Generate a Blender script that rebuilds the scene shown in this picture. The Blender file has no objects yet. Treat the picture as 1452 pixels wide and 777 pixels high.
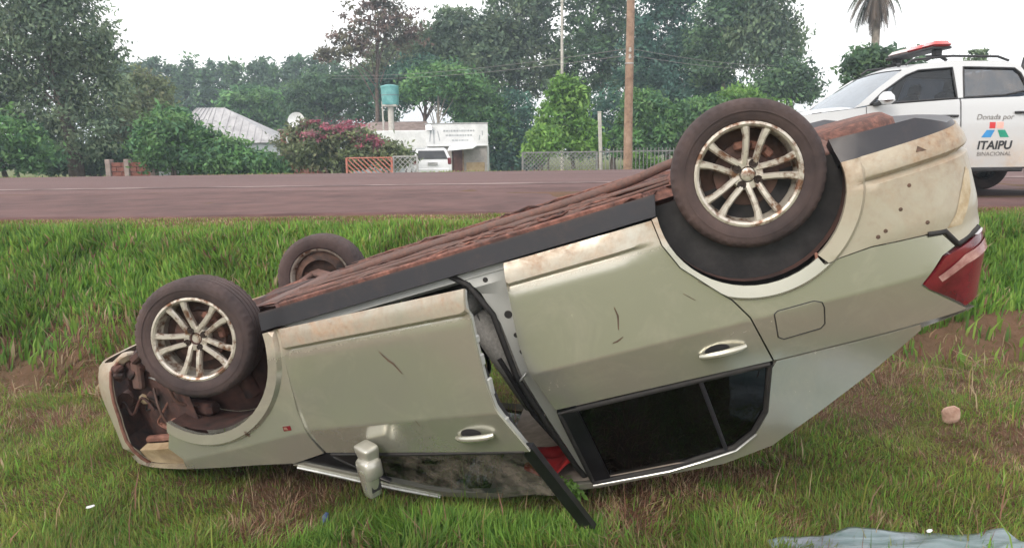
import bpy, bmesh, math, random
import numpy as np
from math import sin, cos, pi, radians, atan, sqrt, atan2, hypot
from mathutils import Vector, Matrix, Euler
from mathutils.geometry import delaunay_2d_cdt

SC = bpy.context.scene
COL = SC.collection
random.seed(7)
RNG = np.random.default_rng(11)

# ------------------------------------------------------------------ camera
EYE = 1.6
FPX, PW, PH, HZ = 1000.0, 1452.0, 777.0, 215.0
PITCH = atan((PH / 2 - HZ) / FPX)
ROLL = radians(0.75)
cam_d = bpy.data.cameras.new('camera')
cam_d.sensor_fit = 'HORIZONTAL'
cam_d.sensor_width = 36.0
cam_d.lens = 36.0 * FPX / PW
cam_d.clip_start = 0.05
cam_d.clip_end = 2000
cam = bpy.data.objects.new('camera', cam_d)
COL.objects.link(cam)
_fw = Vector((0, cos(PITCH), -sin(PITCH)))
_dn = Vector((0, -sin(PITCH), -cos(PITCH)))
_rt = Vector((1, 0, 0))
CU = cos(ROLL) * _rt + sin(ROLL) * _dn
CV = -sin(ROLL) * _rt + cos(ROLL) * _dn
cam.matrix_world = Matrix(((CU.x, -CV.x, -_fw.x, 0), (CU.y, -CV.y, -_fw.y, 0), (CU.z, -CV.z, -_fw.z, EYE), (0, 0, 0, 1)))
SC.camera = cam


def pix(u, v, Y):
    """world point on the vertical plane at distance Y seen in photo pixel (u, v)"""
    d = CU * ((u - PW / 2) / FPX) + CV * ((v - PH / 2) / FPX) + _fw
    return Vector((0, 0, EYE)) + d * (Y / d.y)


# ------------------------------------------------------------------ world and sun
SUN_EL, SUN_AZ = radians(38), radians(215)     # azimuth clockwise from +Y: behind the camera, to its left
w = bpy.data.worlds.new('World')
SC.world = w
w.use_nodes = True
nt = w.node_tree
nt.nodes.clear()
out = nt.nodes.new('ShaderNodeOutputWorld')
bg = nt.nodes.new('ShaderNodeBackground')
sky = nt.nodes.new('ShaderNodeTexSky')
sky.sky_type = 'NISHITA'
sky.sun_disc = False
sky.sun_elevation = SUN_EL
sky.sun_rotation = SUN_AZ
sky.dust_density = 4.0
sky.air_density = 1.4
tc = nt.nodes.new('ShaderNodeTexCoord')
cl = nt.nodes.new('ShaderNodeTexNoise')
cl.inputs['Scale'].default_value = 2.2
cl.inputs['Detail'].default_value = 3
cr = nt.nodes.new('ShaderNodeValToRGB')
cr.color_ramp.elements[0].color = (11.6, 11.3, 11.2, 1)
cr.color_ramp.elements[1].color = (14.6, 14.2, 13.9, 1)
mx = nt.nodes.new('ShaderNodeMix')
mx.data_type = 'RGBA'
mx.inputs[0].default_value = 0.80
nt.links.new(tc.outputs['Generated'], cl.inputs['Vector'])
nt.links.new(cl.outputs['Fac'], cr.inputs[0])
nt.links.new(sky.outputs[0], mx.inputs[6])
nt.links.new(cr.outputs[0], mx.inputs[7])
nt.links.new(mx.outputs[2], bg.inputs[0])
bg.inputs[1].default_value = 0.12
nt.links.new(bg.outputs[0], out.inputs[0])

sun_d = bpy.data.lights.new('sun', 'SUN')
sun_d.energy = 1.5
sun_d.angle = radians(25)
sun_d.color = (1.0, 0.89, 0.77)
sun = bpy.data.objects.new('sun', sun_d)
COL.objects.link(sun)
_sd = Vector((sin(SUN_AZ) * cos(SUN_EL), cos(SUN_AZ) * cos(SUN_EL), sin(SUN_EL)))
sun.rotation_euler = _sd.to_track_quat('Z', 'Y').to_euler()

SC.view_settings.view_transform = 'Standard'
SC.view_settings.look = 'None'
SC.view_settings.gamma = 1.0
SC.view_settings.exposure = 0.35
SC.view_settings.use_curve_mapping = False


# ------------------------------------------------------------------ materials
def srgb(r, g, b):
    f = lambda c: (c / 255 / 12.92) if c / 255 <= 0.04045 else ((c / 255 + 0.055) / 1.055) ** 2.4
    return (f(r), f(g), f(b), 1)


def new_mat(name):
    m = bpy.data.materials.new(name)
    m.use_nodes = True
    n = m.node_tree
    n.nodes.clear()
    o = n.nodes.new('ShaderNodeOutputMaterial')
    p = n.nodes.new('ShaderNodeBsdfPrincipled')
    n.links.new(p.outputs[0], o.inputs[0])
    return m, n, p, o


def nd(n, t, **kw):
    x = n.nodes.new(t)
    for k, v in kw.items():
        setattr(x, k, v)
    return x


def noise(n, vec, scale, detail=5, rough=0.6, lo=0.35, hi=0.65, c0=None, c1=None, dist=0.0):
    t = nd(n, 'ShaderNodeTexNoise')
    t.inputs['Scale'].default_value = scale
    t.inputs['Detail'].default_value = detail
    t.inputs['Roughness'].default_value = rough
    t.inputs['Distortion'].default_value = dist
    n.links.new(vec, t.inputs['Vector'])
    r = nd(n, 'ShaderNodeValToRGB')
    r.color_ramp.elements[0].position = lo
    r.color_ramp.elements[1].position = hi
    if c0:
        r.color_ramp.elements[0].color = c0
    if c1:
        r.color_ramp.elements[1].color = c1
    n.links.new(t.outputs['Fac'], r.inputs[0])
    return r.outputs[0], t.outputs['Fac']


def mixc(n, fac, a, b):
    m = nd(n, 'ShaderNodeMix', data_type='RGBA')
    for s, v in ((m.inputs[0], fac), (m.inputs[6], a), (m.inputs[7], b)):
        if hasattr(v, 'links'):
            n.links.new(v, s)
        else:
            s.default_value = v
    return m.outputs[2]


def maths(n, op, a, b=0.0, clamp=False):
    m = nd(n, 'ShaderNodeMath', operation=op, use_clamp=clamp)
    for s, v in ((m.inputs[0], a), (m.inputs[1], b)):
        if hasattr(v, 'links'):
            n.links.new(v, s)
        else:
            s.default_value = v
    return m.outputs[0]


def bump(n, p, h, strength=0.3, dist=0.01):
    b = nd(n, 'ShaderNodeBump')
    b.inputs['Strength'].default_value = strength
    b.inputs['Distance'].default_value = dist
    n.links.new(h, b.inputs['Height'])
    n.links.new(b.outputs[0], p.inputs['Normal'])


def objvec(n):
    return nd(n, 'ShaderNodeTexCoord').outputs['Object']


def simple_mat(name, c0, c1=None, scale=8, rough=0.7, metal=0.0, bmp=0.0, coat=0.0, detail=5, r1=None, lo=.35, hi=.65):
    """two tone noise material"""
    m, n, p, o = new_mat(name)
    v = objvec(n)
    c1 = c1 or tuple(min(1, x * 1.25) for x in c0[:3]) + (1,)
    col, fac = noise(n, v, scale, detail, 0.62, lo, hi, c0, c1)
    n.links.new(col, p.inputs['Base Color'])
    p.inputs['Metallic'].default_value = metal
    if r1 is None:
        p.inputs['Roughness'].default_value = rough
    else:
        rr = nd(n, 'ShaderNodeMapRange')
        rr.inputs['To Min'].default_value = rough
        rr.inputs['To Max'].default_value = r1
        n.links.new(fac, rr.inputs['Value'])
        n.links.new(rr.outputs[0], p.inputs['Roughness'])
    p.inputs['Coat Weight'].default_value = coat
    if bmp:
        bump(n, p, fac, bmp, 0.02)
    return m


MUD0, MUD1 = (0.20, 0.095, 0.062, 1), (0.33, 0.185, 0.125, 1)


def dirty_mat(name, base, rough=0.4, metal=0.0, coat=0.0, low=0.30, high=0.52, amount=0.5, patch=0.48, scale=5.0, mud0=MUD0, mud1=MUD1, grain=0.06):
    """paint with dried mud: heavy towards the car's underside (object z below `low`) and in loose patches elsewhere"""
    m, n, p, o = new_mat(name)
    v = objvec(n)
    sx = nd(n, 'ShaderNodeSeparateXYZ')
    n.links.new(v, sx.inputs[0])
    mr = nd(n, 'ShaderNodeMapRange', interpolation_type='SMOOTHSTEP')
    mr.inputs['From Min'].default_value = high
    mr.inputs['From Max'].default_value = low
    n.links.new(sx.outputs['Z'], mr.inputs['Value'])
    n1, f1 = noise(n, v, scale, 8, 0.68, 0.38, 0.66, dist=0.6)
    n2, f2 = noise(n, v, scale * 7, 6, 0.7, 0.35, 0.7)
    lowf = maths(n, 'MULTIPLY', mr.outputs[0], maths(n, 'ADD', maths(n, 'MULTIPLY', n1, 0.75), 0.25))
    pt, _ = noise(n, v, scale * 0.7, 9, 0.72, patch, patch + 0.22, dist=1.0)
    fac = maths(n, 'ADD', maths(n, 'MULTIPLY', lowf, 0.85), maths(n, 'MULTIPLY', pt, amount * 0.35), True)
    fac = maths(n, 'MULTIPLY', fac, maths(n, 'ADD', maths(n, 'MULTIPLY', n2, 0.5), 0.55), True)
    fac = maths(n, 'ADD', fac, grain, True)
    mud, _ = noise(n, v, scale * 4, 6, 0.7, 0.35, 0.65, mud0, mud1)
    n.links.new(mixc(n, fac, base, mud), p.inputs['Base Color'])
    rr = nd(n, 'ShaderNodeMapRange')
    rr.inputs['To Min'].default_value = rough
    rr.inputs['To Max'].default_value = 0.9
    n.links.new(fac, rr.inputs['Value'])
    n.links.new(rr.outputs[0], p.inputs['Roughness'])
    im = maths(n, 'MULTIPLY', maths(n, 'SUBTRACT', 1.0, fac), metal)
    n.links.new(im, p.inputs['Metallic'])
    n.links.new(maths(n, 'MULTIPLY', maths(n, 'SUBTRACT', 1.0, fac), coat), p.inputs['Coat Weight'])
    p.inputs['Coat Roughness'].default_value = 0.12
    hh = maths(n, 'ADD', maths(n, 'MULTIPLY', fac, 0.6), maths(n, 'MULTIPLY', f2, 0.12))
    bump(n, p, hh, 0.25, 0.004)
    return m


def glass_mat(name, tint, rough=0.03, dirt=0.15, ior=1.55):
    m, n, p, o = new_mat(name)
    n.nodes.remove(p)
    v = objvec(n)
    tr = nd(n, 'ShaderNodeBsdfTransparent')
    tr.inputs[0].default_value = tint
    gl = nd(n, 'ShaderNodeBsdfGlossy')
    gl.inputs['Roughness'].default_value = rough
    gl.inputs['Color'].default_value = (0.9, 0.95, 1, 1)
    lw = nd(n, 'ShaderNodeLayerWeight')
    f0 = ((ior - 1) / (ior + 1)) ** 2
    frs = maths(n, 'ADD', maths(n, 'MULTIPLY', maths(n, 'POWER', lw.outputs['Facing'], 5.0), 1 - f0), f0)
    a = nd(n, 'ShaderNodeMixShader')
    n.links.new(frs, a.inputs[0])
    n.links.new(tr.outputs[0], a.inputs[1])
    n.links.new(gl.outputs[0], a.inputs[2])
    df = nd(n, 'ShaderNodeBsdfDiffuse')
    df.inputs[0].default_value = (0.35, 0.30, 0.26, 1)
    c, f = noise(n, v, 6, 7, 0.7, 0.42, 0.8)
    b = nd(n, 'ShaderNodeMixShader')
    n.links.new(maths(n, 'MULTIPLY', c, dirt), b.inputs[0])
    n.links.new(a.outputs[0], b.inputs[1])
    n.links.new(df.outputs[0], b.inputs[2])
    n.links.new(b.outputs[0], o.inputs[0])
    return m


# ------------------------------------------------------------------ mesh helpers
def link(o, parent=None):
    COL.objects.link(o)
    if parent is not None:
        o.parent = parent
    return o


def tag(o, label=None, cat=None, group=None, kind=None):
    if label:
        o['label'] = label
    if cat:
        o['category'] = cat
    if group:
        o['group'] = group
    if kind:
        o['kind'] = kind
    return o


def empty(name, loc=(0, 0, 0), rot=(0, 0, 0)):
    o = bpy.data.objects.new(name, None)
    o.empty_display_size = 0.2
    o.location = loc
    o.rotation_euler = rot
    return link(o)


class MB:
    """collects shapes for ONE mesh object"""

    def __init__(self):
        self.v, self.f = [], []

    def add(self, V, F):
        b = len(self.v)
        self.v += [tuple(x) for x in V]
        self.f += [tuple(b + i for i in q) for q in F]
        return self

    def box(self, c, s, rot=None, bev=0.0, taper=1.0):
        """centre, size; bev chamfers the corners, taper scales the +z face"""
        hx, hy, hz = s[0] / 2, s[1] / 2, s[2] / 2
        V, F = [], []
        if bev <= 0:
            for z, t in ((-hz, 1), (hz, taper)):
                V += [(-hx * t, -hy * t, z), (hx * t, -hy * t, z), (hx * t, hy * t, z), (-hx * t, hy * t, z)]
            F = [(0, 3, 2, 1), (4, 5, 6, 7), (0, 1, 5, 4), (1, 2, 6, 5), (2, 3, 7, 6), (3, 0, 4, 7)]
        else:
            b = min(bev, hx * .9, hy * .9, hz * .9)

            def ring(x, y, z, c):
                return [(-x + c, -y, z), (x - c, -y, z), (x, -y + c, z), (x, y - c, z), (x - c, y, z), (-x + c, y, z), (-x, y - c, z), (-x, -y + c, z)]
            t = taper
            L = [ring(hx - b, hy - b, -hz, b * .4), ring(hx, hy, -hz + b, b), ring(hx * t, hy * t, hz - b, b), ring((hx - b) * t, (hy - b) * t, hz, b * .4)]
            for r in L:
                V += r
            for k in range(3):
                for i in range(8):
                    j = (i + 1) % 8
                    F.append((k * 8 + i, k * 8 + j, k * 8 + 8 + j, k * 8 + 8 + i))
            F.append(tuple(range(7, -1, -1)))
            F.append(tuple(range(24, 32)))
        M = rot.to_matrix() if isinstance(rot, Euler) else (rot if rot is not None else Matrix.Identity(3))
        c = Vector(c)
        return self.add([M @ Vector(x) + c for x in V], F)

    def bar(self, a, b, wdt, hgt, up=(0, 0, 1), bev=0.0):
        a, b = Vector(a), Vector(b)
        d = b - a
        L = d.length
        x = d.normalized()
        y = Vector(up).cross(x)
        if y.length < 1e-4:
            y = Vector((0, 1, 0)).cross(x)
        y.normalize()
        z = x.cross(y)
        M = Matrix((x, y, z)).transposed()
        return self.box((a + b) / 2, (L, wdt, hgt), M, bev)

    def tube(self, pts, r, n=8, caps=True):
        pts = [Vector(p) for p in pts]
        k = len(pts)
        rs = r if hasattr(r, '__len__') else [r] * k
        V, F = [], []
        prev = None
        for i, p in enumerate(pts):
            d = (pts[min(i + 1, k - 1)] - pts[max(i - 1, 0)])
            d = d.normalized() if d.length > 1e-9 else Vector((0, 0, 1))
            if prev is None:
                a = d.cross(Vector((0, 0, 1)) if abs(d.z) < .9 else Vector((1, 0, 0))).normalized()
            else:
                a = (prev - d * prev.dot(d))
                a = a.normalized() if a.length > 1e-6 else d.orthogonal().normalized()
            prev = a
            b = d.cross(a)
            for j in range(n):
                t = 2 * pi * j / n
                V.append(p + (a * cos(t) + b * sin(t)) * rs[i])
        for i in range(k - 1):
            for j in range(n):
                F.append((i * n + j, i * n + (j + 1) % n, i * n + n + (j + 1) % n, i * n + n + j))
        if caps:
            F.append(tuple(range(n - 1, -1, -1)))
            F.append(tuple((k - 1) * n + j for j in range(n)))
        return self.add(V, F)

    def lathe(self, prof, n=32, M=None, close=False):
        """prof: (radius, h) around the local y axis"""
        V, F = [], []
        m = len(prof)
        for j in range(n):
            t = 2 * pi * j / n
            for r, h in prof:
                V.append((r * cos(t), h, r * sin(t)))
        for j in range(n):
            jj = (j + 1) % n
            for i in range(m - 1 + (1 if close else 0)):
                ii = (i + 1) % m
                F.append((j * m + i, jj * m + i, jj * m + ii, j * m + ii))
        if M is not None:
            V = [M @ Vector(x) for x in V]
        return self.add(V, F)

    def prism(self, poly, fmap0, fmap1):
        """polygon (a, b) extruded between two mappings"""
        k = len(poly)
        V = [fmap0(a, b) for a, b in poly] + [fmap1(a, b) for a, b in poly]
        F = [tuple(range(k)), tuple(range(2 * k - 1, k - 1, -1))]
        for i in range(k):
            j = (i + 1) % k
            F.append((i, i + k, j + k, j))
        return self.add(V, F)

    def grid(self, fn, nu, nv):
        V = [fn(i / nu, j / nv) for i in range(nu + 1) for j in range(nv + 1)]
        F = [(i * (nv + 1) + j, (i + 1) * (nv + 1) + j, (i + 1) * (nv + 1) + j + 1, i * (nv + 1) + j + 1) for i in range(nu) for j in range(nv)]
        return self.add(V, F)

    def build(self, name, mat, parent=None, smooth=35, fix=True):
        me = bpy.data.meshes.new(name)
        me.from_pydata(self.v, [], self.f)
        if fix:
            bm = bmesh.new()
            bm.from_mesh(me)
            bmesh.ops.recalc_face_normals(bm, faces=bm.faces)
            bm.to_mesh(me)
            bm.free()
        me.materials.append(mat)
        if smooth:
            me.shade_smooth()
            me.set_sharp_from_angle(angle=radians(smooth))
        return link(bpy.data.objects.new(name, me), parent)


def densify(poly, step):
    out_ = []
    k = len(poly)
    for i in range(k):
        a, b = Vector(poly[i]), Vector(poly[(i + 1) % k])
        m = max(1, int((b - a).length / step + .5))
        for t in range(m):
            out_.append(a.lerp(b, t / m))
    return out_


def inside(p, poly):
    c = False
    k = len(poly)
    for i in range(k):
        a, b = poly[i], poly[i - 1]
        if (a[1] > p[1]) != (b[1] > p[1]) and p[0] < (b[0] - a[0]) * (p[1] - a[1]) / (b[1] - a[1]) + a[0]:
            c = not c
    return c


def panel(name, poly, fmap, mat, parent, grid=0.06, flange=0.025, zrows=(), center=(1.3, 0, 0.7), smooth=28, fdir=None, lines=()):
    """a sheet cut to a 2-D outline, bent onto fmap(a, b), its rim folded inwards"""
    pts = densify(poly, grid * .6)
    tup = [(p[0], p[1]) for p in pts]
    a0, a1 = min(p[0] for p in tup), max(p[0] for p in tup)
    b0, b1 = min(p[1] for p in tup), max(p[1] for p in tup)
    rows = sorted(set([b0 + grid * (i + .5) for i in range(int((b1 - b0) / grid) + 1)] + list(zrows)))
    inner = []
    edges = []
    for k, b in enumerate(rows):
        hard = b in zrows
        st = min(grid, .03) if hard else grid
        a = a0 + st * (.5 if k % 2 else .25)
        last = None
        while a < a1:
            ok = inside((a, b), tup) and min(((a - q[0]) ** 2 + (b - q[1]) ** 2) for q in tup) > (st * .3 if not hard else .004) ** 2
            if ok and not hard and zrows and min(abs(b - z) for z in zrows) < grid * .25:
                ok = False
            if ok:
                inner.append(Vector((a, b)))
                if hard and last is not None:
                    edges.append((last, len(pts) + len(inner) - 1))
                last = len(pts) + len(inner) - 1
            else:
                last = None
            a += st
    for ln in lines:
        last = None
        for p in ln:
            if inside(p, tup) and min(((p[0] - q[0]) ** 2 + (p[1] - q[1]) ** 2) for q in tup) > .004 ** 2:
                inner = [q for q in inner] if False else inner
                inner.append(Vector(p))
                if last is not None:
                    edges.append((last, len(pts) + len(inner) - 1))
                last = len(pts) + len(inner) - 1
            else:
                last = None
    co, ed, fa, *_ = delaunay_2d_cdt(pts + inner, edges, [list(range(len(pts)))], 1, 1e-6)
    V = [Vector(fmap(c[0], c[1])) for c in co]
    F = [tuple(f) for f in fa]
    cen = Vector(center)
    vote = 0
    for f in F:
        n_ = (V[f[1]] - V[f[0]]).cross(V[f[2]] - V[f[0]])
        vote += 1 if n_.dot(V[f[0]] - cen) > 0 else -1
    if vote < 0:
        F = [f[::-1] for f in F]
    cnt = {}
    for f in F:
        for i in range(len(f)):
            e = (f[i], f[(i + 1) % len(f)])
            cnt[e] = cnt.get(e, 0) + 1
    be = [e for e in cnt if (e[1], e[0]) not in cnt]
    h = 1e-3

    def nrm(i):
        a, b = co[i]
        n = (Vector(fmap(a + h, b)) - Vector(fmap(a - h, b))).cross(Vector(fmap(a, b + h)) - Vector(fmap(a, b - h)))
        n = n.normalized() if n.length > 1e-12 else Vector((0, -1, 0))
        return n if n.dot(V[i] - cen) > 0 else -n
    if flange:
        m = {}
        for e in be:
            for i in e:
                if i not in m:
                    n = Vector(fdir) if fdir else -nrm(i)
                    m[i] = len(V)
                    V.append(V[i] + n * 0.0)
                    V.append(V[i] + n * flange)
        for a, b in be:
            F.append((a, b, m[b], m[a]))
            F.append((m[a], m[b], m[b] + 1, m[a] + 1))
        F = [f for f in F if len(set(f)) == len(f)]
    mb = MB()
    mb.v = [tuple(x) for x in V]
    # drop the zero-size joint quads: the fold starts on its own vertices so that the sheet shades cleanly
    mb.f = [f for f in F if not (len(f) == 4 and (V[f[0]] - V[f[3]]).length < 1e-9 and (V[f[1]] - V[f[2]]).length < 1e-9)]
    return mb.build(name, mat, parent, smooth=smooth, fix=False)


def copy_tree(o, parent=None, top=True):
    c = o.copy()
    COL.objects.link(c)
    if not top:
        c.parent = parent
    for ch in o.children:
        copy_tree(ch, c, False)
    return c


def interp(x, tab):
    if x <= tab[0][0]:
        return tab[0][1]
    for (x0, y0), (x1, y1) in zip(tab, tab[1:]):
        if x <= x1:
            return y0 + (y1 - y0) * (x - x0) / (x1 - x0)
    return tab[-1][1]


def sstep(a, b, x):
    t = min(1, max(0, (x - a) / (b - a)))
    return t * t * (3 - 2 * t)

# ================================================================== GROUND, ROAD, GRASS
def vnoise(x, y, s, seed=0):
    """smooth value noise on arrays"""
    x = np.asarray(x, float) / s
    y = np.asarray(y, float) / s
    xi, yi = np.floor(x), np.floor(y)
    fx, fy = x - xi, y - yi
    fx, fy = fx * fx * (3 - 2 * fx), fy * fy * (3 - 2 * fy)

    def h(a, b):
        t = np.sin(a * 127.1 + b * 311.7 + seed * 74.7) * 43758.5453
        return t - np.floor(t)
    return (h(xi, yi) * (1 - fx) + h(xi + 1, yi) * fx) * (1 - fy) + (h(xi, yi + 1) * (1 - fx) + h(xi + 1, yi + 1) * fx) * fy


ROAD_Z = 0.94
_ty = np.array([-60, 0, 3.0, 4.7, 5.05, 5.45, 5.7, 6.3, 7.2, 7.7, 12, 17, 23, 24, 27, 60, 900])
_tz = np.array([-.10, -.09, -.09, -.07, -.10, -.16, .04, .33, .82, ROAD_Z - .03, ROAD_Z - .03, ROAD_Z - .03, ROAD_Z - .06, .85, .30, .30, .30])


def terrain(x, y):
    x = np.asarray(x, float)
    y = np.asarray(y, float)
    yy = y + (vnoise(x, y * 0, 2.3, 5) - .5) * .5 * np.exp(-((y - 5.6) / 1.0) ** 2) + (vnoise(x, y, .45, 8) - .5) * .22 * np.exp(-((y - 5.5) / .5) ** 2)
    z = np.interp(yy, _ty, _tz)
    near = (1 - np.clip((y - 6.8) / .8, 0, 1))
    z = z + near * ((vnoise(x, y, .9, 1) - .5) * .05 + (vnoise(x, y, .25, 2) - .5) * .022)
    z = z - .12 * np.exp(-((y - 5.3) / .28) ** 2) * np.clip((-x - .9) / .8, 0, 1)
    z = z - .055 * np.exp(-(((x + .15) / 1.3) ** 4 + ((y - 3.7) / .75) ** 4))
    # ground is trodden flat under the car and falls a little towards the viewer
    return z


def soil_mat():
    m, n, p, o = new_mat('soil')
    v = objvec(n)
    a, f1 = noise(n, v, 1.4, 8, .7, .38, .66, (0.11, 0.062, 0.042, 1), (0.20, 0.082, 0.064, 1))
    b, f2 = noise(n, v, 22, 8, .75, .35, .68, (0.075, 0.068, 0.034, 1), (0.20, 0.15, 0.095, 1))
    soil = mixc(n, .5, a, b)
    # beyond the modelled blades the sheet itself is grass coloured
    sx = nd(n, 'ShaderNodeSeparateXYZ')
    n.links.new(v, sx.inputs[0])
    mr = nd(n, 'ShaderNodeMapRange')
    mr.inputs['From Min'].default_value = 2.0
    mr.inputs['From Max'].default_value = 1.2
    n.links.new(sx.outputs['Y'], mr.inputs['Value'])
    mf_ = nd(n, 'ShaderNodeMapRange')
    mf_.inputs['From Min'].default_value = 23.0
    mf_.inputs['From Max'].default_value = 25.0
    n.links.new(sx.outputs['Y'], mf_.inputs['Value'])
    gcol, _ = noise(n, v, 3, 8, .7, .35, .65, (0.10, 0.14, 0.045, 1), (0.17, 0.19, 0.075, 1))
    n.links.new(mixc(n, maths(n, 'MULTIPLY', maths(n, 'ADD', mr.outputs[0], mf_.outputs[0], True), .85), soil, gcol), p.inputs['Base Color'])
    p.inputs['Roughness'].default_value = 1
    p.inputs['Specular IOR Level'].default_value = .1
    bump(n, p, f2, .9, .03)
    return m


M_SOIL = soil_mat()
xs = np.unique(np.concatenate([np.linspace(-330, -60, 9), np.linspace(-60, -6, 28), np.linspace(-6, 7, 131), np.linspace(7, 60, 28), np.linspace(60, 330, 9)]))
ys = np.unique(np.concatenate([np.linspace(-40, 1, 12), np.linspace(1, 8, 100), np.linspace(8, 30, 45), np.linspace(30, 120, 16), np.linspace(120, 420, 8)]))
GX, GY = np.meshgrid(xs, ys, indexing='ij')
GZ = terrain(GX, GY)
nx_, ny_ = GX.shape
gb = MB()
gb.v = list(map(tuple, np.stack([GX, GY, GZ], -1).reshape(-1, 3)))
gb.f = [(i * ny_ + j, (i + 1) * ny_ + j, (i + 1) * ny_ + j + 1, i * ny_ + j + 1) for i in range(nx_ - 1) for j in range(ny_ - 1)]
tag(gb.build('ground', M_SOIL, None, smooth=80, fix=False), kind='structure')


def road_mat():
    m, n, p, o = new_mat('dusty_asphalt')
    v = objvec(n)
    mp = nd(n, 'ShaderNodeMapping')
    mp.inputs['Scale'].default_value = (.12, 1.3, 1)
    n.links.new(v, mp.inputs[0])
    a, f1 = noise(n, mp.outputs[0], 1.0, 8, .65, .33, .68, (0.082, 0.042, 0.040, 1), (0.148, 0.084, 0.080, 1))
    b, f2 = noise(n, v, 9, 8, .8, .3, .7, (0.074, 0.038, 0.036, 1), (0.168, 0.096, 0.091, 1))
    n.links.new(mixc(n, .42, a, b), p.inputs['Base Color'])
    p.inputs['Roughness'].default_value = .85
    bump(n, p, f2, .35, .02)
    return m


M_ROAD = road_mat()
M_SHOULDER = simple_mat('red_dirt', (0.066, 0.030, 0.028, 1), (0.125, 0.062, 0.057, 1), 1.7, .95, bmp=.8, detail=9)
M_LINE = simple_mat('worn_road_paint', (0.11, 0.064, 0.061, 1), (0.28, 0.205, 0.195, 1), 0.7, .8, detail=10, lo=.42, hi=.62)


def sheet(name, x0, x1, y0, y1, zf, mat, nx=60, ny=8, parent=None, wob=0.0, seed=1):
    mb = MB()

    def fn(a, b):
        x = x0 + (x1 - x0) * a
        y = y0 + (y1 - y0) * b
        if wob:
            e = (float(vnoise(x, 0, 1.1, seed)) - .5) * 2 * wob + (float(vnoise(x, 0, .3, seed + 1)) - .5) * wob
            if b == 0:
                y += e
            if b == 1:
                y -= e
        return (x, y, zf(x, y))
    mb.grid(fn, nx, ny)
    return mb.build(name, mat, parent, smooth=60)


_rz = lambda y: ROAD_Z + .10 * (1 - ((y - 18.6) / 5.2) ** 2)
road = tag(sheet('road', -260, 260, 13.3, 23.2, lambda x, y: (_rz(min(max(y, 13.6), 23.2)) + .006 if 13.55 < y < 23.1 else ROAD_Z - .10), M_ROAD, 300, 24, wob=.10, seed=4), kind='structure')
shd = tag(sheet('road_shoulder', -260, 260, 7.65, 13.8, lambda x, y: (ROAD_Z - .02 if 7.95 < y < 13.45 else (ROAD_Z - .16 if y < 7.95 else ROAD_Z - .03)) + (float(vnoise(x, y, .8, 3)) - .5) * .03, M_SHOULDER, 700, 30, wob=.10, seed=9), kind='structure')
sheet('edge_line', -260, 260, 13.95, 14.22, lambda x, y: _rz(y) + .014, M_LINE, 500, 1, road, wob=.025, seed=2)
sheet('edge_line', -260, 260, 22.5, 22.62, lambda x, y: _rz(y) + .014, M_LINE, 300, 1, road, wob=.02, seed=3)
for k in range(-14, 15):
    sheet('centre_dash', k * 9.0, k * 9.0 + 4.0, 18.25, 18.37, lambda x, y: _rz(y) + .014, M_LINE, 10, 1, road, wob=.015, seed=20 + k)


def grass_mat():
    m, n, p, o = new_mat('grass_blades')
    at = nd(n, 'ShaderNodeAttribute', attribute_name='tint')
    n.links.new(at.outputs['Color'], p.inputs['Base Color'])
    p.inputs['Roughness'].default_value = .55
    p.inputs['Specular IOR Level'].default_value = .25
    tl = nd(n, 'ShaderNodeBsdfTranslucent')
    n.links.new(at.outputs['Color'], tl.inputs[0])
    mx_ = nd(n, 'ShaderNodeMixShader')
    mx_.inputs[0].default_value = .45
    n.links.new(p.outputs[0], mx_.inputs[1])
    n.links.new(tl.outputs[0], mx_.inputs[2])
    n.links.new(mx_.outputs[0], o.inputs[0])
    return m


M_GRASS = grass_mat()


def mesh_np(name, V, F4=None, F3=None, tint=None, mat=None, parent=None):
    """fast mesh from arrays; tint: per-vertex rgb"""
    me = bpy.data.meshes.new(name)
    me.vertices.add(len(V))
    me.vertices.foreach_set('co', np.ascontiguousarray(V, np.float32).ravel())
    parts, tot, start = [], [], 0
    if F4 is not None and len(F4):
        parts.append(np.asarray(F4).ravel())
        tot.append(np.full(len(F4), 4))
    if F3 is not None and len(F3):
        parts.append(np.asarray(F3).ravel())
        tot.append(np.full(len(F3), 3))
    li = np.concatenate(parts).astype(np.int32)
    lt = np.concatenate(tot).astype(np.int32)
    ls = np.concatenate([[0], np.cumsum(lt)[:-1]]).astype(np.int32)
    me.loops.add(len(li))
    me.loops.foreach_set('vertex_index', li)
    me.polygons.add(len(lt))
    me.polygons.foreach_set('loop_start', ls)
    me.update(calc_edges=True)
    if tint is not None:
        a = me.attributes.new('tint', 'FLOAT_COLOR', 'POINT')
        c = np.ones((len(V), 4), np.float32)
        c[:, :3] = tint
        a.data.foreach_set('color', c.ravel())
    me.materials.append(mat)
    me.shade_smooth()
    return link(bpy.data.objects.new(name, me), parent)


GREEN = np.array([[.145, .285, .050], [.18, .33, .058], [.235, .37, .075], [.11, .225, .050]])
OLIVE = np.array([[.215, .265, .060], [.275, .305, .075], [.16, .21, .052], [.25, .245, .075]])
DRY = np.array([[.36, .25, .16], [.30, .165, .115], [.46, .36, .24], [.23, .115, .085]])


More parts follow.
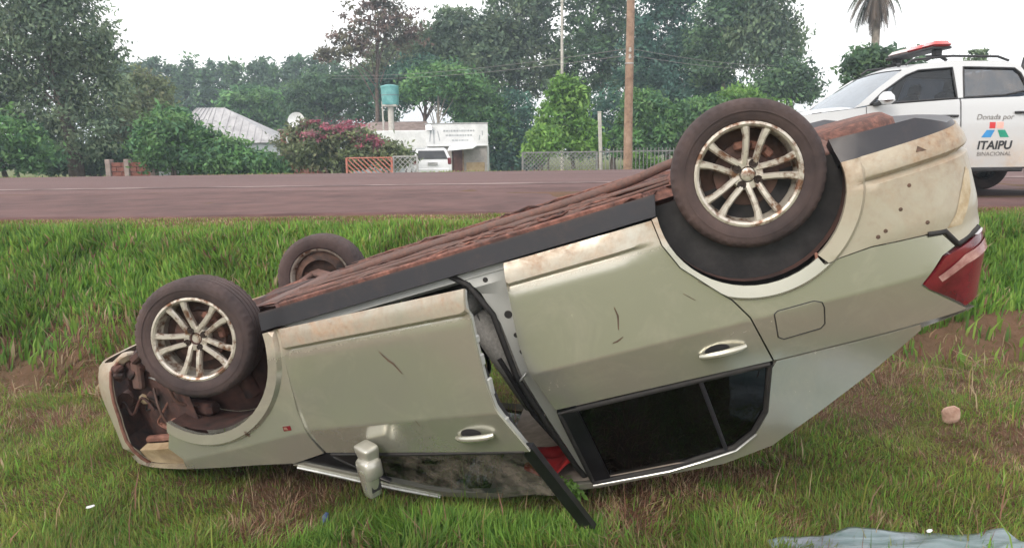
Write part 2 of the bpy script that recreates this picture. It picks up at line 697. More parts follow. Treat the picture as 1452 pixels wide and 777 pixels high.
def blades(name, n, sampler, hfun, green_f, dry_f, width=.006, label=None, lean=.5, segs=2, keep=None):
    x, y = sampler(n)
    if keep is not None:
        k = keep(x, y)
        x, y = x[k], y[k]
    n = len(x)
    z = terrain(x, y)
    h = hfun(x, y) * RNG.uniform(.55, 1.25, n)
    az = 4 * pi * vnoise(x, y, .32, 91) + RNG.normal(0, 1.0, n)
    ln = RNG.uniform(.1, 1.0, n) ** 1.2 * lean
    face = az + pi / 2 + RNG.normal(0, .5, n)
    wv = width * RNG.uniform(.6, 1.5, n) * np.clip(h / .12, .7, 2.2)
    dx, dy = np.cos(az) * ln * h, np.sin(az) * ln * h
    sx_, sy_ = np.cos(face) * wv, np.sin(face) * wv
    V = np.zeros((n, 5, 3))
    for k, (t, ww) in enumerate(((0, .8), (.5, 1.0))):
        bx, by, bz = x + dx * t * t, y + dy * t * t, z - .01 + h * t * (1 - .25 * ln * t)
        V[:, 2 * k] = np.stack([bx - sx_ * ww, by - sy_ * ww, bz], -1)
        V[:, 2 * k + 1] = np.stack([bx + sx_ * ww, by + sy_ * ww, bz], -1)
    V[:, 4] = np.stack([x + dx, y + dy, z + h * (1 - .35 * ln)], -1)
    b = (np.arange(n) * 5)[:, None]
    F4 = b + np.array([[0, 1, 3, 2]])
    F3 = b + np.array([[2, 3, 4]])
    g = green_f(x, y)
    d = dry_f(x, y)
    r = RNG.random(n)
    r2 = RNG.random(n)
    c = np.where((r < g)[:, None], GREEN[RNG.integers(0, 4, n)], OLIVE[RNG.integers(0, 4, n)])
    c = np.where((r2 < d)[:, None], DRY[RNG.integers(0, 4, n)], c)
    c = c * RNG.uniform(.75, 1.25, (n, 1)) * (.72 + .56 * vnoise(x, y, .38, 93))[:, None]
    T = np.repeat(c[:, None, :], 5, 1)
    o = mesh_np(name, V.reshape(-1, 3), F4, F3, T.reshape(-1, 3), M_GRASS)
    if label:
        tag(o, label, 'grass', kind='stuff')
    return o


def wedge(y0, y1, m=.80, pad=.5, power=1.0):
    """samples of the strip between two distances that the view spans, a metre to spare on both sides"""
    def s(n):
        u = RNG.random(n)
        # density falls with distance
        y = (y0 ** (1 - power) + u * (y1 ** (1 - power) - y0 ** (1 - power))) ** (1 / (1 - power)) if power != 1.0 else y0 * (y1 / y0) ** u
        x = RNG.uniform(-1, 1, n) * (y * m + pad)
        return x, y
    return s


bare = lambda x, y: vnoise(x + 3, y, .85, 31) * .65 + vnoise(x, y, .3, 32) * .35
lush = lambda x, y: np.exp(-(((x + .25) / .9) ** 2 + ((y - 2.84) / .24) ** 2))
_spot = lambda x, y, cx, cy, r: np.exp(-(((x - cx) / r) ** 2 + ((y - cy) / (r * .6)) ** 2))
redp = lambda x, y: np.clip(.9 * _spot(x, y, .42, 2.95, .22) + .8 * _spot(x, y, 1.9, 4.9, .5) + (.55 * vnoise(x, y, .62, 47) + .30 * vnoise(x, y, .21, 48) + .15 * vnoise(x, y, .07, 49) + .035 * np.clip(x, -1, 2) - .502) * 5.5, 0, 1)
# short, partly dry turf around the car
blades('grass_turf', 175000, wedge(2.15, 5.6, .8, .6),
       lambda x, y: .034 + .038 * vnoise(x, y, .4, 41) + .075 * lush(x, y),
       lambda x, y: np.clip(.07 + .55 * vnoise(x, y, .6, 43) + .9 * lush(x, y), .03, .98),
       lambda x, y: np.clip(.04 + .72 * redp(x, y) - .6 * lush(x, y), .03, .92),
       .0031, 'short olive and dried grass with bare red soil around the overturned car', 1.25,
       keep=lambda x, y: ((redp(x, y) < .75) | (RNG.random(len(x)) < .45)) & ((y < 4.75 + .25 * vnoise(x, y, .4, 33)) | ((x > -1.3) & (x < 2.4)) | ((x >= 2.4) & (y < 5.25 + .3 * vnoise(x, y, .4, 34))) | (RNG.random(len(x)) < .12)))
# flattened straw litter
blades('dry_thatch', 60000, wedge(2.15, 5.6, .8, .6), lambda x, y: .036 + 0 * x, lambda x, y: .2 + 0 * x, lambda x, y: .30 + .5 * redp(x, y), .0028,
       'flattened dry straw litter lying between the grass blades', 2.2)
# taller tufts here and there
blades('grass_tufts', 11000, wedge(2.3, 5.4, .8, .4), lambda x, y: .075 + .045 * vnoise(x, y, .3, 81), lambda x, y: .45 + 0 * x, lambda x, y: .12 + 0 * x, .0034,
       'taller green grass tufts scattered through the short turf', .8, keep=lambda x, y: vnoise(x, y, .22, 83) * .6 + vnoise(x, y, .8, 84) * .4 > .62)
# tall lush grass of the embankment
blades('embankment_grass', 125000, wedge(5.55, 7.75, .82, 1.0, 0.0),
       lambda x, y: (.06 + .08 * vnoise(x, y, .6, 51) + .075 * vnoise(x, y, .2, 52)) * np.clip((7.75 - y) / .8, .22, 1),
       lambda x, y: np.clip(.65 + .4 * vnoise(x, y, 1.0, 53) - np.clip((y - 7.25) * .9, 0, .6), 0, 1),
       lambda x, y: np.clip(.25 * vnoise(x, y, .8, 57) - .03 + np.clip((y - 7.3) * 1.0, 0, .4), .01, .8),
       .0072, 'tall lush green grass on the embankment below the road', .7,
       keep=lambda x, y: (y + .35 * (vnoise(x, y * 0, 1.3, 61) - .5) > 5.75 + .34 * np.exp(-((x - 4.2) / 1.0) ** 2) + .12 * np.exp(-((x + 3.0) / 1.5) ** 2)) | (RNG.random(len(x)) < .10 * (x < 2.2) + .03))
# roots, dead stalks and sparse tufts on the eroded bank
blades('bank_litter', 16000, wedge(4.7, 6.1, .82, 1.0, 0.0), lambda x, y: .09 + .09 * vnoise(x, y, .2, 62), lambda x, y: .45 + 0 * x, lambda x, y: .55 + 0 * x, .0036, 'dead stalks, roots and sparse tufts on the eroded soil bank', 1.7,
       keep=lambda x, y: ((x < -1.0) | ((x > 2.2) & (RNG.random(len(x)) < .25))) & (vnoise(x, y, .25, 63) > .33))
# a few long stalks standing over the turf
blades('grass_stalks', 450, wedge(2.4, 5.2, .8, .4), lambda x, y: .22 + 0 * x, lambda x, y: .4 + 0 * x, lambda x, y: .5 + 0 * x, .0013, 'thin long grass stalks standing above the turf', .7)
# verge beyond the road
blades('far_verge_grass', 30000, wedge(23.3, 27.0, .85, 2.0, 0.0), lambda x, y: .07 + .10 * vnoise(x, y, 2, 71), lambda x, y: .5 + 0 * x, lambda x, y: .3 + 0 * x, .02, 'rough grass on the far verge of the road', .6)

# ================================================================== THE OVERTURNED CAR
# car frame: x forward, y left, z up as it would stand; rear axle at x = 0
WB = 2.671
CAR = empty('overturned_sedan', (1.02069, 3.595, 1.739), (3.104942, 0.296468, 2.946190))
tag(CAR, 'champagne silver sedan lying upside down on its roof, muddy, front corner torn open', 'car')

M_PAINT = dirty_mat('champagne_paint', (0.53, 0.53, 0.465, 1), .19, .70, .8, .345, .44, .42, .50, 5, (0.23, 0.105, 0.050, 1), (0.40, 0.225, 0.125, 1), grain=.02)
M_PAINT_R = dirty_mat('creamy_dirty_paint', (0.43, 0.405, 0.33, 1), .38, .3, .4, .26, .55, 1.0, .45, 6, (0.20, 0.10, 0.052, 1), (0.35, 0.225, 0.135, 1), grain=.05)
M_JAMB = dirty_mat('bare_jamb_paint', (0.40, 0.42, 0.41, 1), .45, .2, .2, .2, .3, .35, .5, 9)
M_SILL = dirty_mat('black_sill_plastic', (0.016, 0.018, 0.026, 1), .38, 0, 0, .165, .205, .25, .5, 9, MUD0, MUD1, grain=.015)
M_BLK = simple_mat('black_trim', (0.006, 0.006, 0.008, 1), (0.013, 0.013, 0.016, 1), 14, .28)
M_RUB = simple_mat('rubber_seal', (0.012, 0.012, 0.013, 1), (0.025, 0.022, 0.021, 1), 20, .7)
M_UNDER = dirty_mat('muddy_underbody', (0.030, 0.022, 0.022, 1), .8, 0, 0, -.5, -.2, 2.6, .34, 9, (0.13, 0.052, 0.040, 1), (0.30, 0.135, 0.100, 1), grain=.12)
M_UNDER2 = dirty_mat('muddy_steel', (0.10, 0.075, 0.07, 1), .6, .3, 0, -.5, -.2, 1.2, .42, 12, (0.12, 0.05, 0.036, 1), (0.30, 0.125, 0.085, 1), grain=.2)
M_WELL = simple_mat('wheel_well_liner', (0.014, 0.009, 0.009, 1), (0.085, 0.038, 0.030, 1), 6, .9, bmp=.3)
M_GUTS = simple_mat('engine_bay_grime', (0.018, 0.013, 0.014, 1), (0.10, 0.045, 0.036, 1), 9, .7, bmp=.4, r1=.95)
M_GUTRED = simple_mat('rusty_mud', (0.11, 0.048, 0.036, 1), (0.27, 0.13, 0.095, 1), 12, .8, bmp=.5)
M_TYRE = simple_mat('dusty_tyre', (0.024, 0.017, 0.019, 1), (0.092, 0.060, 0.056, 1), 4.5, .82, bmp=.45, detail=12, lo=.30, hi=.70)
M_RIM = simple_mat('muddy_alloy', (0.17, 0.085, 0.05, 1), (0.58, 0.54, 0.48, 1), 19, .38, .55, bmp=.2, detail=9, lo=.38, hi=.50)
M_RIMIN = simple_mat('muddy_barrel', (0.018, 0.013, 0.013, 1), (0.11, 0.058, 0.042, 1), 10, .75, .2, bmp=.3)
M_DISC = simple_mat('brake_steel', (0.045, 0.026, 0.022, 1), (0.13, 0.07, 0.055, 1), 14, .6, .3)
M_NUT = simple_mat('dark_nut', (0.02, 0.014, 0.012, 1), (0.05, 0.035, 0.03, 1), 30, .5, .5)
M_GLASS = glass_mat('side_glass', (0.30, 0.34, 0.34, 1), .02, .75)
M_TINT = glass_mat('tinted_glass', (0.008, 0.008, 0.009, 1), .02, .02)
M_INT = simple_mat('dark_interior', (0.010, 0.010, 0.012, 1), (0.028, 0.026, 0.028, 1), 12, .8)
M_CLOTH = simple_mat('grey_seat_cloth', (0.20, 0.20, 0.20, 1), (0.30, 0.30, 0.29, 1), 60, .95, bmp=.2)
M_LINER = simple_mat('headliner', (0.20, 0.17, 0.14, 1), (0.32, 0.27, 0.23, 1), 10, .95)
M_LAMP = simple_mat('red_lens', (0.085, 0.006, 0.012, 1), (0.19, 0.014, 0.024, 1), 7, .13, coat=.8)
M_LAMPW = simple_mat('pale_lens', (0.26, 0.10, 0.10, 1), (0.50, 0.30, 0.28, 1), 14, .2, coat=.6)
M_HEAD = simple_mat('muddy_headlamp', (0.28, 0.20, 0.12, 1), (0.50, 0.40, 0.26, 1), 9, .35, coat=.3)
M_CHROME = simple_mat('bright_moulding', (0.55, 0.56, 0.55, 1), (0.72, 0.72, 0.70, 1), 30, .25, .7)
M_SCR = simple_mat('scratch', (0.05, 0.035, 0.025, 1), (0.12, 0.07, 0.05, 1), 40, .8)
M_MIR = simple_mat('mirror_shell', (0.40, 0.39, 0.345, 1), (0.50, 0.49, 0.44, 1), 9, .28, .5, coat=.5)
M_RED = simple_mat('red_cloth', (0.28, 0.008, 0.012, 1), (0.42, 0.02, 0.02, 1), 15, .9)

PLAN_R = [(.6, .80), (.3, .80), (0, .80), (-.2, .799), (-.35, .795), (-.5, .781), (-.64, .753), (-.745, .705), (-.815, .625), (-.86, .50), (-.89, .30), (-.905, .0)]
PLAN_F = [(2.0, .80), (2.3, .80), (2.6, .80), (2.8, .795), (2.95, .783), (3.1, .758), (3.25, .715), (3.37, .655), (3.46, .565), (3.53, .43), (3.575, .22), (3.59, 0)]


def smooth_curve(P, n=8):
    P = [Vector(p) for p in P]
    o = []
    for i in range(len(P) - 1):
        a, b, c, d = P[max(i - 1, 0)], P[i], P[i + 1], P[min(i + 2, len(P) - 1)]
        for k in range(n):
            t = k / n
            o.append(.5 * ((2 * b) + (c - a) * t + (2 * a - 5 * b + 4 * c - d) * t * t + (3 * b - a - 3 * c + d) * t ** 3))
    o.append(P[-1])
    return o


CR_, CF_ = smooth_curve(PLAN_R), smooth_curve(PLAN_F)
_wx = np.array([p.x for p in reversed(CR_)] + [p.x for p in CF_])
_wy = np.array([p.y for p in reversed(CR_)] + [p.y for p in CF_])


def half_width(x):
    return float(np.interp(x, _wx, _wy))


ARCH = ((.02, .30, .365), (2.68, .30, .40))


def inset(x, z, flare=True):
    o = 0.0
    if z < .40:
        o += (.40 - z) * .12
    m = sstep(.42, .62, x) * (1 - sstep(2.17, 2.19, x))
    if m and z < .41:
        o -= .026 * m * (1 - sstep(.374, .388, z)) * (.55 + .45 * sstep(.27, .33, z))
        o += .006 * m * (1 - sstep(.0, .016, abs(z - .394)))
    if z > .80:
        o += (z - .80) * .33
    if z > .99:
        o += (z - .99) * .06
    for cx, cz, r in ARCH if flare else ():
        d = hypot(x - cx, z - cz)
        if z > .24:
            o -= .020 * (1 - min(1, max(0, (d - r - .050) / .016)))
            o += .007 * (1 - min(1, max(0, (d - r) / .05)))
    return o


def side(s=-1, off=0.0, flare=False):
    return lambda x, z: (x, s * (half_width(x) - inset(x, z, flare) + off), z)


class Wrap:
    """surface round one end of the body: arc length along the plan outline, and height"""

    def __init__(self, C, off):
        P = [Vector((p.x, -p.y)) for p in C] + [Vector((p.x, p.y)) for p in reversed(C[:-1])]
        self.P, self.off = P, off
        self.S = np.concatenate([[0], np.cumsum([(b - a).length for a, b in zip(P, P[1:])])])
        self.L = self.S[-1]
        self.px = np.array([p.x for p in P])
        self.py = np.array([p.y for p in P])

    def s(self, x):
        k = len(self.P) // 2
        a = self.px[:k + 1]
        return float(np.interp(x, a if a[0] < a[-1] else a[::-1], self.S[:k + 1] if a[0] < a[-1] else self.S[:k + 1][::-1]))

    def at(self, extra=0.0):
        def f(s, z):
            e = 2e-2
            x, y = np.interp(s, self.S, self.px), np.interp(s, self.S, self.py)
            x1, y1 = np.interp(s + e, self.S, self.px), np.interp(s + e, self.S, self.py)
            x0, y0 = np.interp(s - e, self.S, self.px), np.interp(s - e, self.S, self.py)
            t = Vector((x1 - x0, y1 - y0))
            t = t.normalized() if t.length > 1e-9 else Vector((0, 1))
            n = Vector((-t.y, t.x))
            mid = Vector((1.3 - x, -y))
            if n.dot(mid) < 0:
                n = -n
            o = self.off(x, z) - extra
            return (x + n.x * o, y + n.y * o, z)
        return f


def rear_off(x, z):
    o = inset(max(x, -.6), z)
    if z < .665:
        o -= .010 * sstep(-.30, -.45, x) * (1 - sstep(.60, .66, z))
        g = abs(z - .38)
        o += .016 * (1 - sstep(.0, .022, g)) * sstep(-.36, -.44, x)
        o -= .012 * (1 - sstep(.37, .38, z)) * sstep(-.36, -.44, x)
    if z < .33:
        o += (.33 - z) * .25
    return o


def front_off(x, z):
    o = inset(min(x, 2.9), z)
    o += .5 * max(0, .32 - z) ** 1.2 + .9 * max(0, z - .66) ** 1.5
    return o


WR, WF = Wrap(CR_, rear_off), Wrap(CF_, front_off)


def arc(c, r, a0, a1, n=18):
    return [(c[0] + r * cos(radians(a0 + (a1 - a0) * i / n)), c[1] + r * sin(radians(a0 + (a1 - a0) * i / n))) for i in range(n + 1)]


def shrink(poly, d):
    """move an outline inwards by d (shut-line gap)"""
    P = [Vector(p) for p in poly]
    k = len(P)
    A = sum(P[i].x * P[(i + 1) % k].y - P[(i + 1) % k].x * P[i].y for i in range(k))
    o = []
    for i in range(k):
        a, b = (P[i] - P[i - 1]).normalized(), (P[(i + 1) % k] - P[i]).normalized()
        t = (a + b)
        t = t.normalized() if t.length > 1e-6 else a
        n = Vector((-t.y, t.x)) * (1 if A > 0 else -1)
        o.append(tuple(P[i] + n * d / max(.5, n.normalized().dot(Vector((-a.y, a.x)) * (1 if A > 0 else -1)))))
    return o


RD_FRONT = [(1.06, .285), (1.08, .41), (1.095, .52), (1.11, .66), (1.105, .78), (1.06, 1.01)]
RD_REAR = [(.412, .29), (.40, .40), (.355, .51), (.265, .615), (.19, .70), (.14, .79), (.092, 1.018)]
FD_FRONT = [(2.18, .285), (2.22, .48), (2.25, .70), (2.245, .84), (2.225, .945)]
REAR_DOOR = RD_FRONT + RD_REAR[::-1]
FRONT_DOOR = FD_FRONT + RD_FRONT[::-1]
QUARTER = [(.409, .285)] + [(a - .003, b - .002) for a, b in RD_REAR[1:-1]] + [(.087, 1.018), (-.50, 1.012), (-.695, 1.015), (-.545, .872), (-.52, .842), (-.618, .748), (-.675, .727), (-.632, .66), (-.60, .652), (-.37, .634), (-.185, .648)] + arc((.02, .30), .365, 121, -3)
SIDEFRAME = [(2.42, .97), (2.1, 1.17), (1.8, 1.36), (1.55, 1.45), (1.02, 1.52), (.41, 1.53), (.18, 1.48), (-.04, 1.35), (-.26, 1.21), (-.50, 1.045), (-.50, 1.019), (.078, 1.025),
             (.105, 1.06), (.165, 1.28), (.24, 1.385), (.345, 1.452), (.66, 1.492), (1.04, 1.485), (1.5, 1.42), (1.76, 1.345), (2.06, 1.165), (2.36, .975)]
FENDER = [(2.183, .285), (2.223, .48), (2.253, .70), (2.248, .84), (2.228, .945), (2.40, .962), (2.61, .918), (2.99, .852), (2.975, .79), (3.04, .72), (2.985, .628)] + arc((2.68, .30), .40, 44, 182)
FRONT_DOOR_WIN = [(2.20, .985), (2.03, 1.125), (1.73, 1.318), (1.48, 1.41), (1.045, 1.478), (1.085, 1.0)]
ROWS = (.33, .366, .374, .381, .388, .394, .402, .79, .80, .81)

LIPS = [arc((cx, cz), r + e, 200, -20, 60) for cx, cz, r in ARCH for e in (.050, .066)]
for sgn in (-1, 1):
    g = .05 if sgn < 0 else .12
    panel('quarter_panel', shrink(QUARTER, .0012), side(sgn, 0, True), M_PAINT, CAR, g, .03, ROWS, lines=LIPS)
    panel('body_side_frame', SIDEFRAME, side(sgn), M_PAINT, CAR, g * .8, .03)
    panel('front_fender', shrink(FENDER, .0015), side(sgn, 0, True), M_PAINT, CAR, g, .03, ROWS[-3:], lines=LIPS)
    panel('sill_trim', [(.37, .19), (2.27, .19), (2.28, .275), (.39, .278)], side(sgn, .012), M_SILL, CAR, .07, .09, (), smooth=50)

for sgn in (-1, 1):
    panel('corner_sail', [(2.36, .968), (2.08, 1.145), (1.9, 1.12), (2.2, .952)], side(sgn, -.012), M_BLK, CAR, .08, .02)
# ---- rear doors (visible one has a handle, glass, black window frame)


def handle(parent, x, z, off=0.0, s=-1):
    f = side(s)
    panel('handle_recess_shade', [(x + .020 + .052 * cos(2 * pi * i / 20), z - .013 + .024 * sin(2 * pi * i / 20)) for i in range(20)], side(s, .0018), M_INT, parent, .03, 0)  # flat dark oval on the skin; the recess shade is painted as colour
    b = MB()
    pts = []
    for i in range(9):
        t = i / 8
        xx = x + .095 - .19 * t
        q = Vector(f(xx, z))
        q.y += s * (.010 + .022 * sin(pi * t) ** .6)
        pts.append(q)
    b.tube(pts, [.011, .0135, .0145, .015, .015, .015, .0145, .0135, .011], 10)
    b.build('door_handle', M_PAINT, parent, 60)


def frame_strip(poly, w_, off, name, parent, mat, s=-1, depth=.02, closed=True):
    mb = MB()
    k = len(poly)
    pts = [Vector(side(s, off)(*p)) for p in densify(poly, .06)] if closed else [Vector(side(s, off)(*p)) for p in poly]
    if closed:
        pts.append(pts[0])
    mb.tube(pts, w_, 6, caps=not closed)
    return mb.build(name, mat, parent, 60)


RD_WIN = [(.105, 1.032), (1.05, 1.032), (1.035, 1.482), (.66, 1.49), (.345, 1.448), (.242, 1.382), (.168, 1.278)]
for sgn in (-1, 1):
    d = panel('rear_door', shrink(REAR_DOOR, .0012), side(sgn), M_PAINT, CAR, .05 if sgn < 0 else .12, .035, ROWS)
    # black frame round the glass, a wider pillar towards the front
    panel('window_frame', [(.965, 1.022), (1.056, 1.018), (1.038, 1.482), (.945, 1.487)], side(sgn, -.002), M_BLK, d, .06, .02)
    frame_strip(RD_WIN, .013, -.008, 'window_seal', d, M_RUB, sgn)
    qb = MB()
    qb.tube([side(sgn, -.006)(.405 - .022 * t, 1.03 + .42 * t) for t in (0, .25, .5, .75, 1)], .011, 6)
    qb.build('quarter_bar', M_SILL, d, 60)
    panel('window_glass', shrink(RD_WIN, .004), side(sgn, -.014), M_TINT, d, .1, 0)
    if sgn < 0:
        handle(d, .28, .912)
        mo = MB()
        mo.tube([side(-1, .004)(a, b) for a, b in [(1.04, 1.497), (.85, 1.502), (.66, 1.504), (.5, 1.487), (.34, 1.463), (.235, 1.393)]], .0075, 6)
        mo.build('roof_moulding', M_CHROME, CAR, 60)

# ---- front doors
for sgn in (-1, 1):
    piv = Vector((2.215, sgn * .775, 0))
    d = panel('front_door', shrink(FRONT_DOOR, .0015), side(sgn), M_PAINT, CAR, .045 if sgn < 0 else .12, .012, ROWS)
    inn = panel('door_inner_shell', shrink(FRONT_DOOR, .016), side(sgn, -.045), M_JAMB, d, .09, .0)
    # folded rim between the skin and the inner shell, uneven as it is bent
    rim = MB()
    R0 = densify(shrink(FRONT_DOOR, .004), .04)
    R1 = densify(shrink(FRONT_DOOR, .016), .04)
    k = min(len(R0), len(R1))
    R0 = [R0[int(i * len(R0) / k)] for i in range(k)]
    R1 = [R1[int(i * len(R1) / k)] for i in range(k)]
    V = [side(sgn, -.010)(*p) for p in R0] + [side(sgn, -.046)(*p) for p in R1]
    rim.add(V, [(i, (i + 1) % k, k + (i + 1) % k, k + i) for i in range(k)])
    rim.build('door_rim', M_JAMB, d, 40)
    tr = panel('door_trim', [(2.12, .36), (2.13, .92), (1.14, .98), (1.18, .36)], side(sgn, -.075), M_INT, d, .1, .03)
    fr = panel('window_frame', [(1.055, .995), (1.118, .99), (1.075, 1.482), (1.012, 1.488)], side(sgn, -.012), M_BLK, d, .05, .028)
    tf = MB()
    tf.tube([side(sgn, -.02)(*p) for p in [(2.21, .975), (2.13, 1.045), (2.04, 1.125), (1.98, 1.165)]], .014, 6)
    tf.build('window_top_frame', M_BLK, d, 60)
    bl = MB()
    bl.tube([side(sgn, -.004)(*p) for p in [(2.2, .957), (1.7, .985), (1.09, 1.008)]], .009, 6)
    bl.build('belt_seal', M_RUB, d, 60)
    panel('mirror_sail', [(2.225, .962), (2.03, 1.115), (1.98, 1.10), (1.98, .97)], side(sgn, -.008), M_BLK, d, .08, .02)
    if sgn < 0:
        panel('window_glass', [(1.97, .98), (1.965, 1.12), (1.78, 1.20), (1.5, 1.255), (1.075, 1.285), (1.10, 1.005)], side(sgn, -.022), M_GLASS, d, .1, 0)
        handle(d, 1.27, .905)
        # latch edge pieces
        for z_, hh in ((.50, .035), (.585, .05), (.70, .075), (.86, .04)):
            MB().box((1.103 + .012 * sstep(.45, .62, z_) - .03 * sstep(.78, .98, z_), -.768 + .2 * max(0, z_ - .8), z_), (.014, .030, hh), Euler((0, .15, 0)), .005).build('door_latch', M_JAMB, d)
        # folded mirror: stalk and shell
        st = MB()
        st.box((1.870, -.818, .928), (.118, .085, .088), Euler((0, .22, .30)), .009, .80)
        st.build('mirror_arm', M_MIR, d, 50).modifiers.new('round', 'SUBSURF').render_levels = 2
        sh = MB()
        sh.box((1.888, -.842, 1.055), (.088, .080, .150), Euler((.06, .20, .30)), .010, .86)
        sh.build('mirror_shell', M_PAINT, d, 50).modifiers.new('round', 'SUBSURF').render_levels = 2
        band = MB()
        band.box((1.874, -.832, .992), (.102, .086, .095), Euler((.06, .2, .3)), .012)
        band.build('mirror_joint', M_MIR, d, 50)
        gl = MB()
        gl.box((1.853, -.848, 1.06), (.006, .052, .085), Euler((.06, .20, .30)), .002)
        gl.build('mirror_glass', M_INT, d)
    # scratches left in the paint
        def scratch(pts, wd):
            f = side(-1, .0012)
            P = [Vector(p) for p in pts]
            V = []
            for i, p in enumerate(P):
                t = (P[min(i + 1, len(P) - 1)] - P[max(i - 1, 0)]).normalized()
                nn = Vector((-t.y, t.x)) * wd * (0.25 if i in (0, len(P) - 1) else .5)
                V += [f(*(p + nn)), f(*(p - nn))]
            m_ = MB().add(V, [(2 * i, 2 * i + 1, 2 * i + 3, 2 * i + 2) for i in range(len(P) - 1)])
            return m_
        for pts, wd in (([(1.60, .475), (1.565, .52), (1.545, .535), (1.515, .585)], .010), ([(1.535, .80), (1.53, .83)], .008)):
            scratch(pts, wd).build('scratch', M_SCR, d)
    ang = radians(20.0) if sgn < 0 else 0.0
    # swing about the hinge line: the free edge moves away from the body
    Mh = Matrix.Translation(piv) @ Matrix.Rotation(ang, 4, 'Z') @ Matrix.Translation(-piv)
    d.matrix_local = Mh
rdoor = [o for o in CAR.children if o.name.startswith('rear_door')][0]
for pts, wd in (([(.66, .60), (.655, .64), (.67, .70)], .008), ([(.66, .735), (.69, .748), (.71, .75)], .008), ([(.37, .62), (.33, .66)], .006), ([(.30, .585), (.25, .63)], .005)):
    scratch(pts, wd).build('scratch', M_SCR, rdoor)

fnd = [o for o in CAR.children if o.name.startswith('front_fender')][0]
panel('side_marker', [(2.315, .752), (2.355, .748), (2.357, .772), (2.317, .776)], side(-1, .003, True), M_LAMP, fnd, .03, .003)
panel('mud_patch', [(2.335, .755), (2.35, .752), (2.352, .765), (2.33, .772)], side(-1, .0045, True), M_GUTRED, fnd, .03, 0)
panel('scratch', [(2.535, .722), (2.552, .718), (2.556, .75), (2.545, .76)], side(-1, .0015, True), M_SCR, fnd, .03, 0)
# ---- B pillar showing in the open door gap
bp = panel('b_pillar', [(1.02, .27), (1.30, .27), (1.225, .36), (1.17, .55), (1.155, .80), (1.125, 1.05), (1.07, 1.47), (1.0, 1.47), (1.04, 1.0), (1.05, .6)], side(-1, -.052), M_JAMB, CAR, .06, .035)
for (x_, z_, r_) in ((1.125, .52, .016), (1.12, .62, .010), (1.115, .70, .012), (1.17, .34, .010)):
    h_ = MB().lathe([(0, -.001), (r_, -.001), (r_ * 1.2, .003)], 14, Matrix.Translation(Vector(side(-1, -.050)(x_, z_))))
    h_.build('pillar_hole', M_RUB, bp)
stk = MB().tube([side(-1, -.05)(1.13, .80), side(-1, -.02)(1.13, .80), side(-1, -.02)(1.16, .82), side(-1, -.05)(1.16, .82)], .006, 8)
stk.build('door_striker', M_CHROME, bp, 60)
ru = MB().tube([side(-1, -.045)(a, b) for a, b in [(1.33, .275), (1.25, .34), (1.19, .50), (1.178, .80), (1.145, 1.05), (1.09, 1.40), (1.07, 1.47)]], .014, 8)
ru.build('door_seal', M_RUB, bp, 60)
panel('sill_step', [(1.05, .262), (2.2, .262), (2.2, .315), (1.05, .315)], side(-1, -.045), M_JAMB, CAR, .08, .06)

# ---- fuel flap
FLAP = [(.045, .80), (.03, .79), (-.115, .786), (-.143, .80), (-.148, .825), (-.138, .90), (-.12, .917), (.03, .926), (.05, .91)]
q0 = [o for o in CAR.children if o.name.startswith('quarter_panel')][0]
fl = frame_strip(FLAP, .0026, .0006, 'fuel_flap_gap', q0, M_RUB)
panel('fuel_flap', shrink(FLAP, .004), side(-1, .0022), M_PAINT, q0, .05, .004)
scratch([(-.115, .905), (-.122, .908), (-.125, .90)], .008).build('flap_lock', M_SCR, q0)

# ---- rear bumper, valance, lamps, boot
sR = WR.s
EDGE = arc((.02, .30), .360, 183, 122, 10) + [(-.20, .645), (-.37, .630), (-.60, .648), (-.634, .656), (-.682, .723), (-.775, .705)]
bp_poly = [(sR(x), z) for x, z in EDGE]
mir = [(WR.L - a, b) for a, b in reversed(bp_poly)]
BUMP = bp_poly + [(sR(-.86), .672), (WR.L / 2, .665), (WR.L - sR(-.86), .672)] + mir
bum = panel('rear_bumper', BUMP, WR.at(), M_PAINT_R, CAR, .032, .02, (.356, .362, .368, .374, .380, .386, .392, .40), center=(.6, 0, .5), lines=[[(sR(a), b) for a, b in L_] for L_ in [arc((.02, .30), .365 + e, 175, 100, 30) for e in (.050, .066)]])
VAL = [(sR(-.33), .188), (sR(-.34), .283), (WR.L - sR(-.34), .283), (WR.L - sR(-.33), .188), (WR.L - sR(-.66), .205), (WR.L - sR(-.78), .262), (WR.L / 2, .262), (sR(-.78), .262), (sR(-.66), .205)]
panel('rear_valance', VAL, WR.at(-.006), M_SILL, CAR, .07, .08, center=(.6, 0, .5))
# torn corner of the bumper: crumpled flap and dark gap
tm = MB().tube([WR.at(-.002)(sR(a), b) for a, b in [(-.58, .648), (-.65, .66), (-.69, .725), (-.77, .705), (-.80, .70)]], .012, 7)
tm.build('torn_gap', M_RUB, bum, 60)
brd = random.Random(5)
for x_, z_ in ((-.40, .60), (-.43, .585), (-.55, .44), (-.50, .52), (-.585, .60)):
    MB().lathe([(0, -.0012), (.006, -.001), (.009, .002)], 8, Matrix.Translation(Vector(WR.at(.001)(sR(x_), z_)))).build('chip', M_SCR, bum)
tri = [(sR(-.60), .325), (sR(-.64), .33), (sR(-.615), .305)]
panel('chip', tri, WR.at(.0015), M_SCR, bum, .03, 0, center=(.6, 0, .5))
smear = [(sR(-.66), .65), (sR(-.70), .60), (sR(-.735), .53), (sR(-.765), .475), (sR(-.785), .445), (sR(-.80), .47), (sR(-.785), .54), (sR(-.75), .60), (sR(-.72), .655)]
panel('mud_smear', smear, WR.at(.0015), M_GUTRED if False else simple_mat('scraped_primer', (0.36, 0.27, 0.16, 1), (0.52, 0.44, 0.32, 1), 16, .8, bmp=.4, detail=8), bum, .03, 0, center=(.6, 0, .5))
mudst = MB().box((-.163, -.803, .63), (.012, .008, .07), Euler((0, .1, 0)), .003)
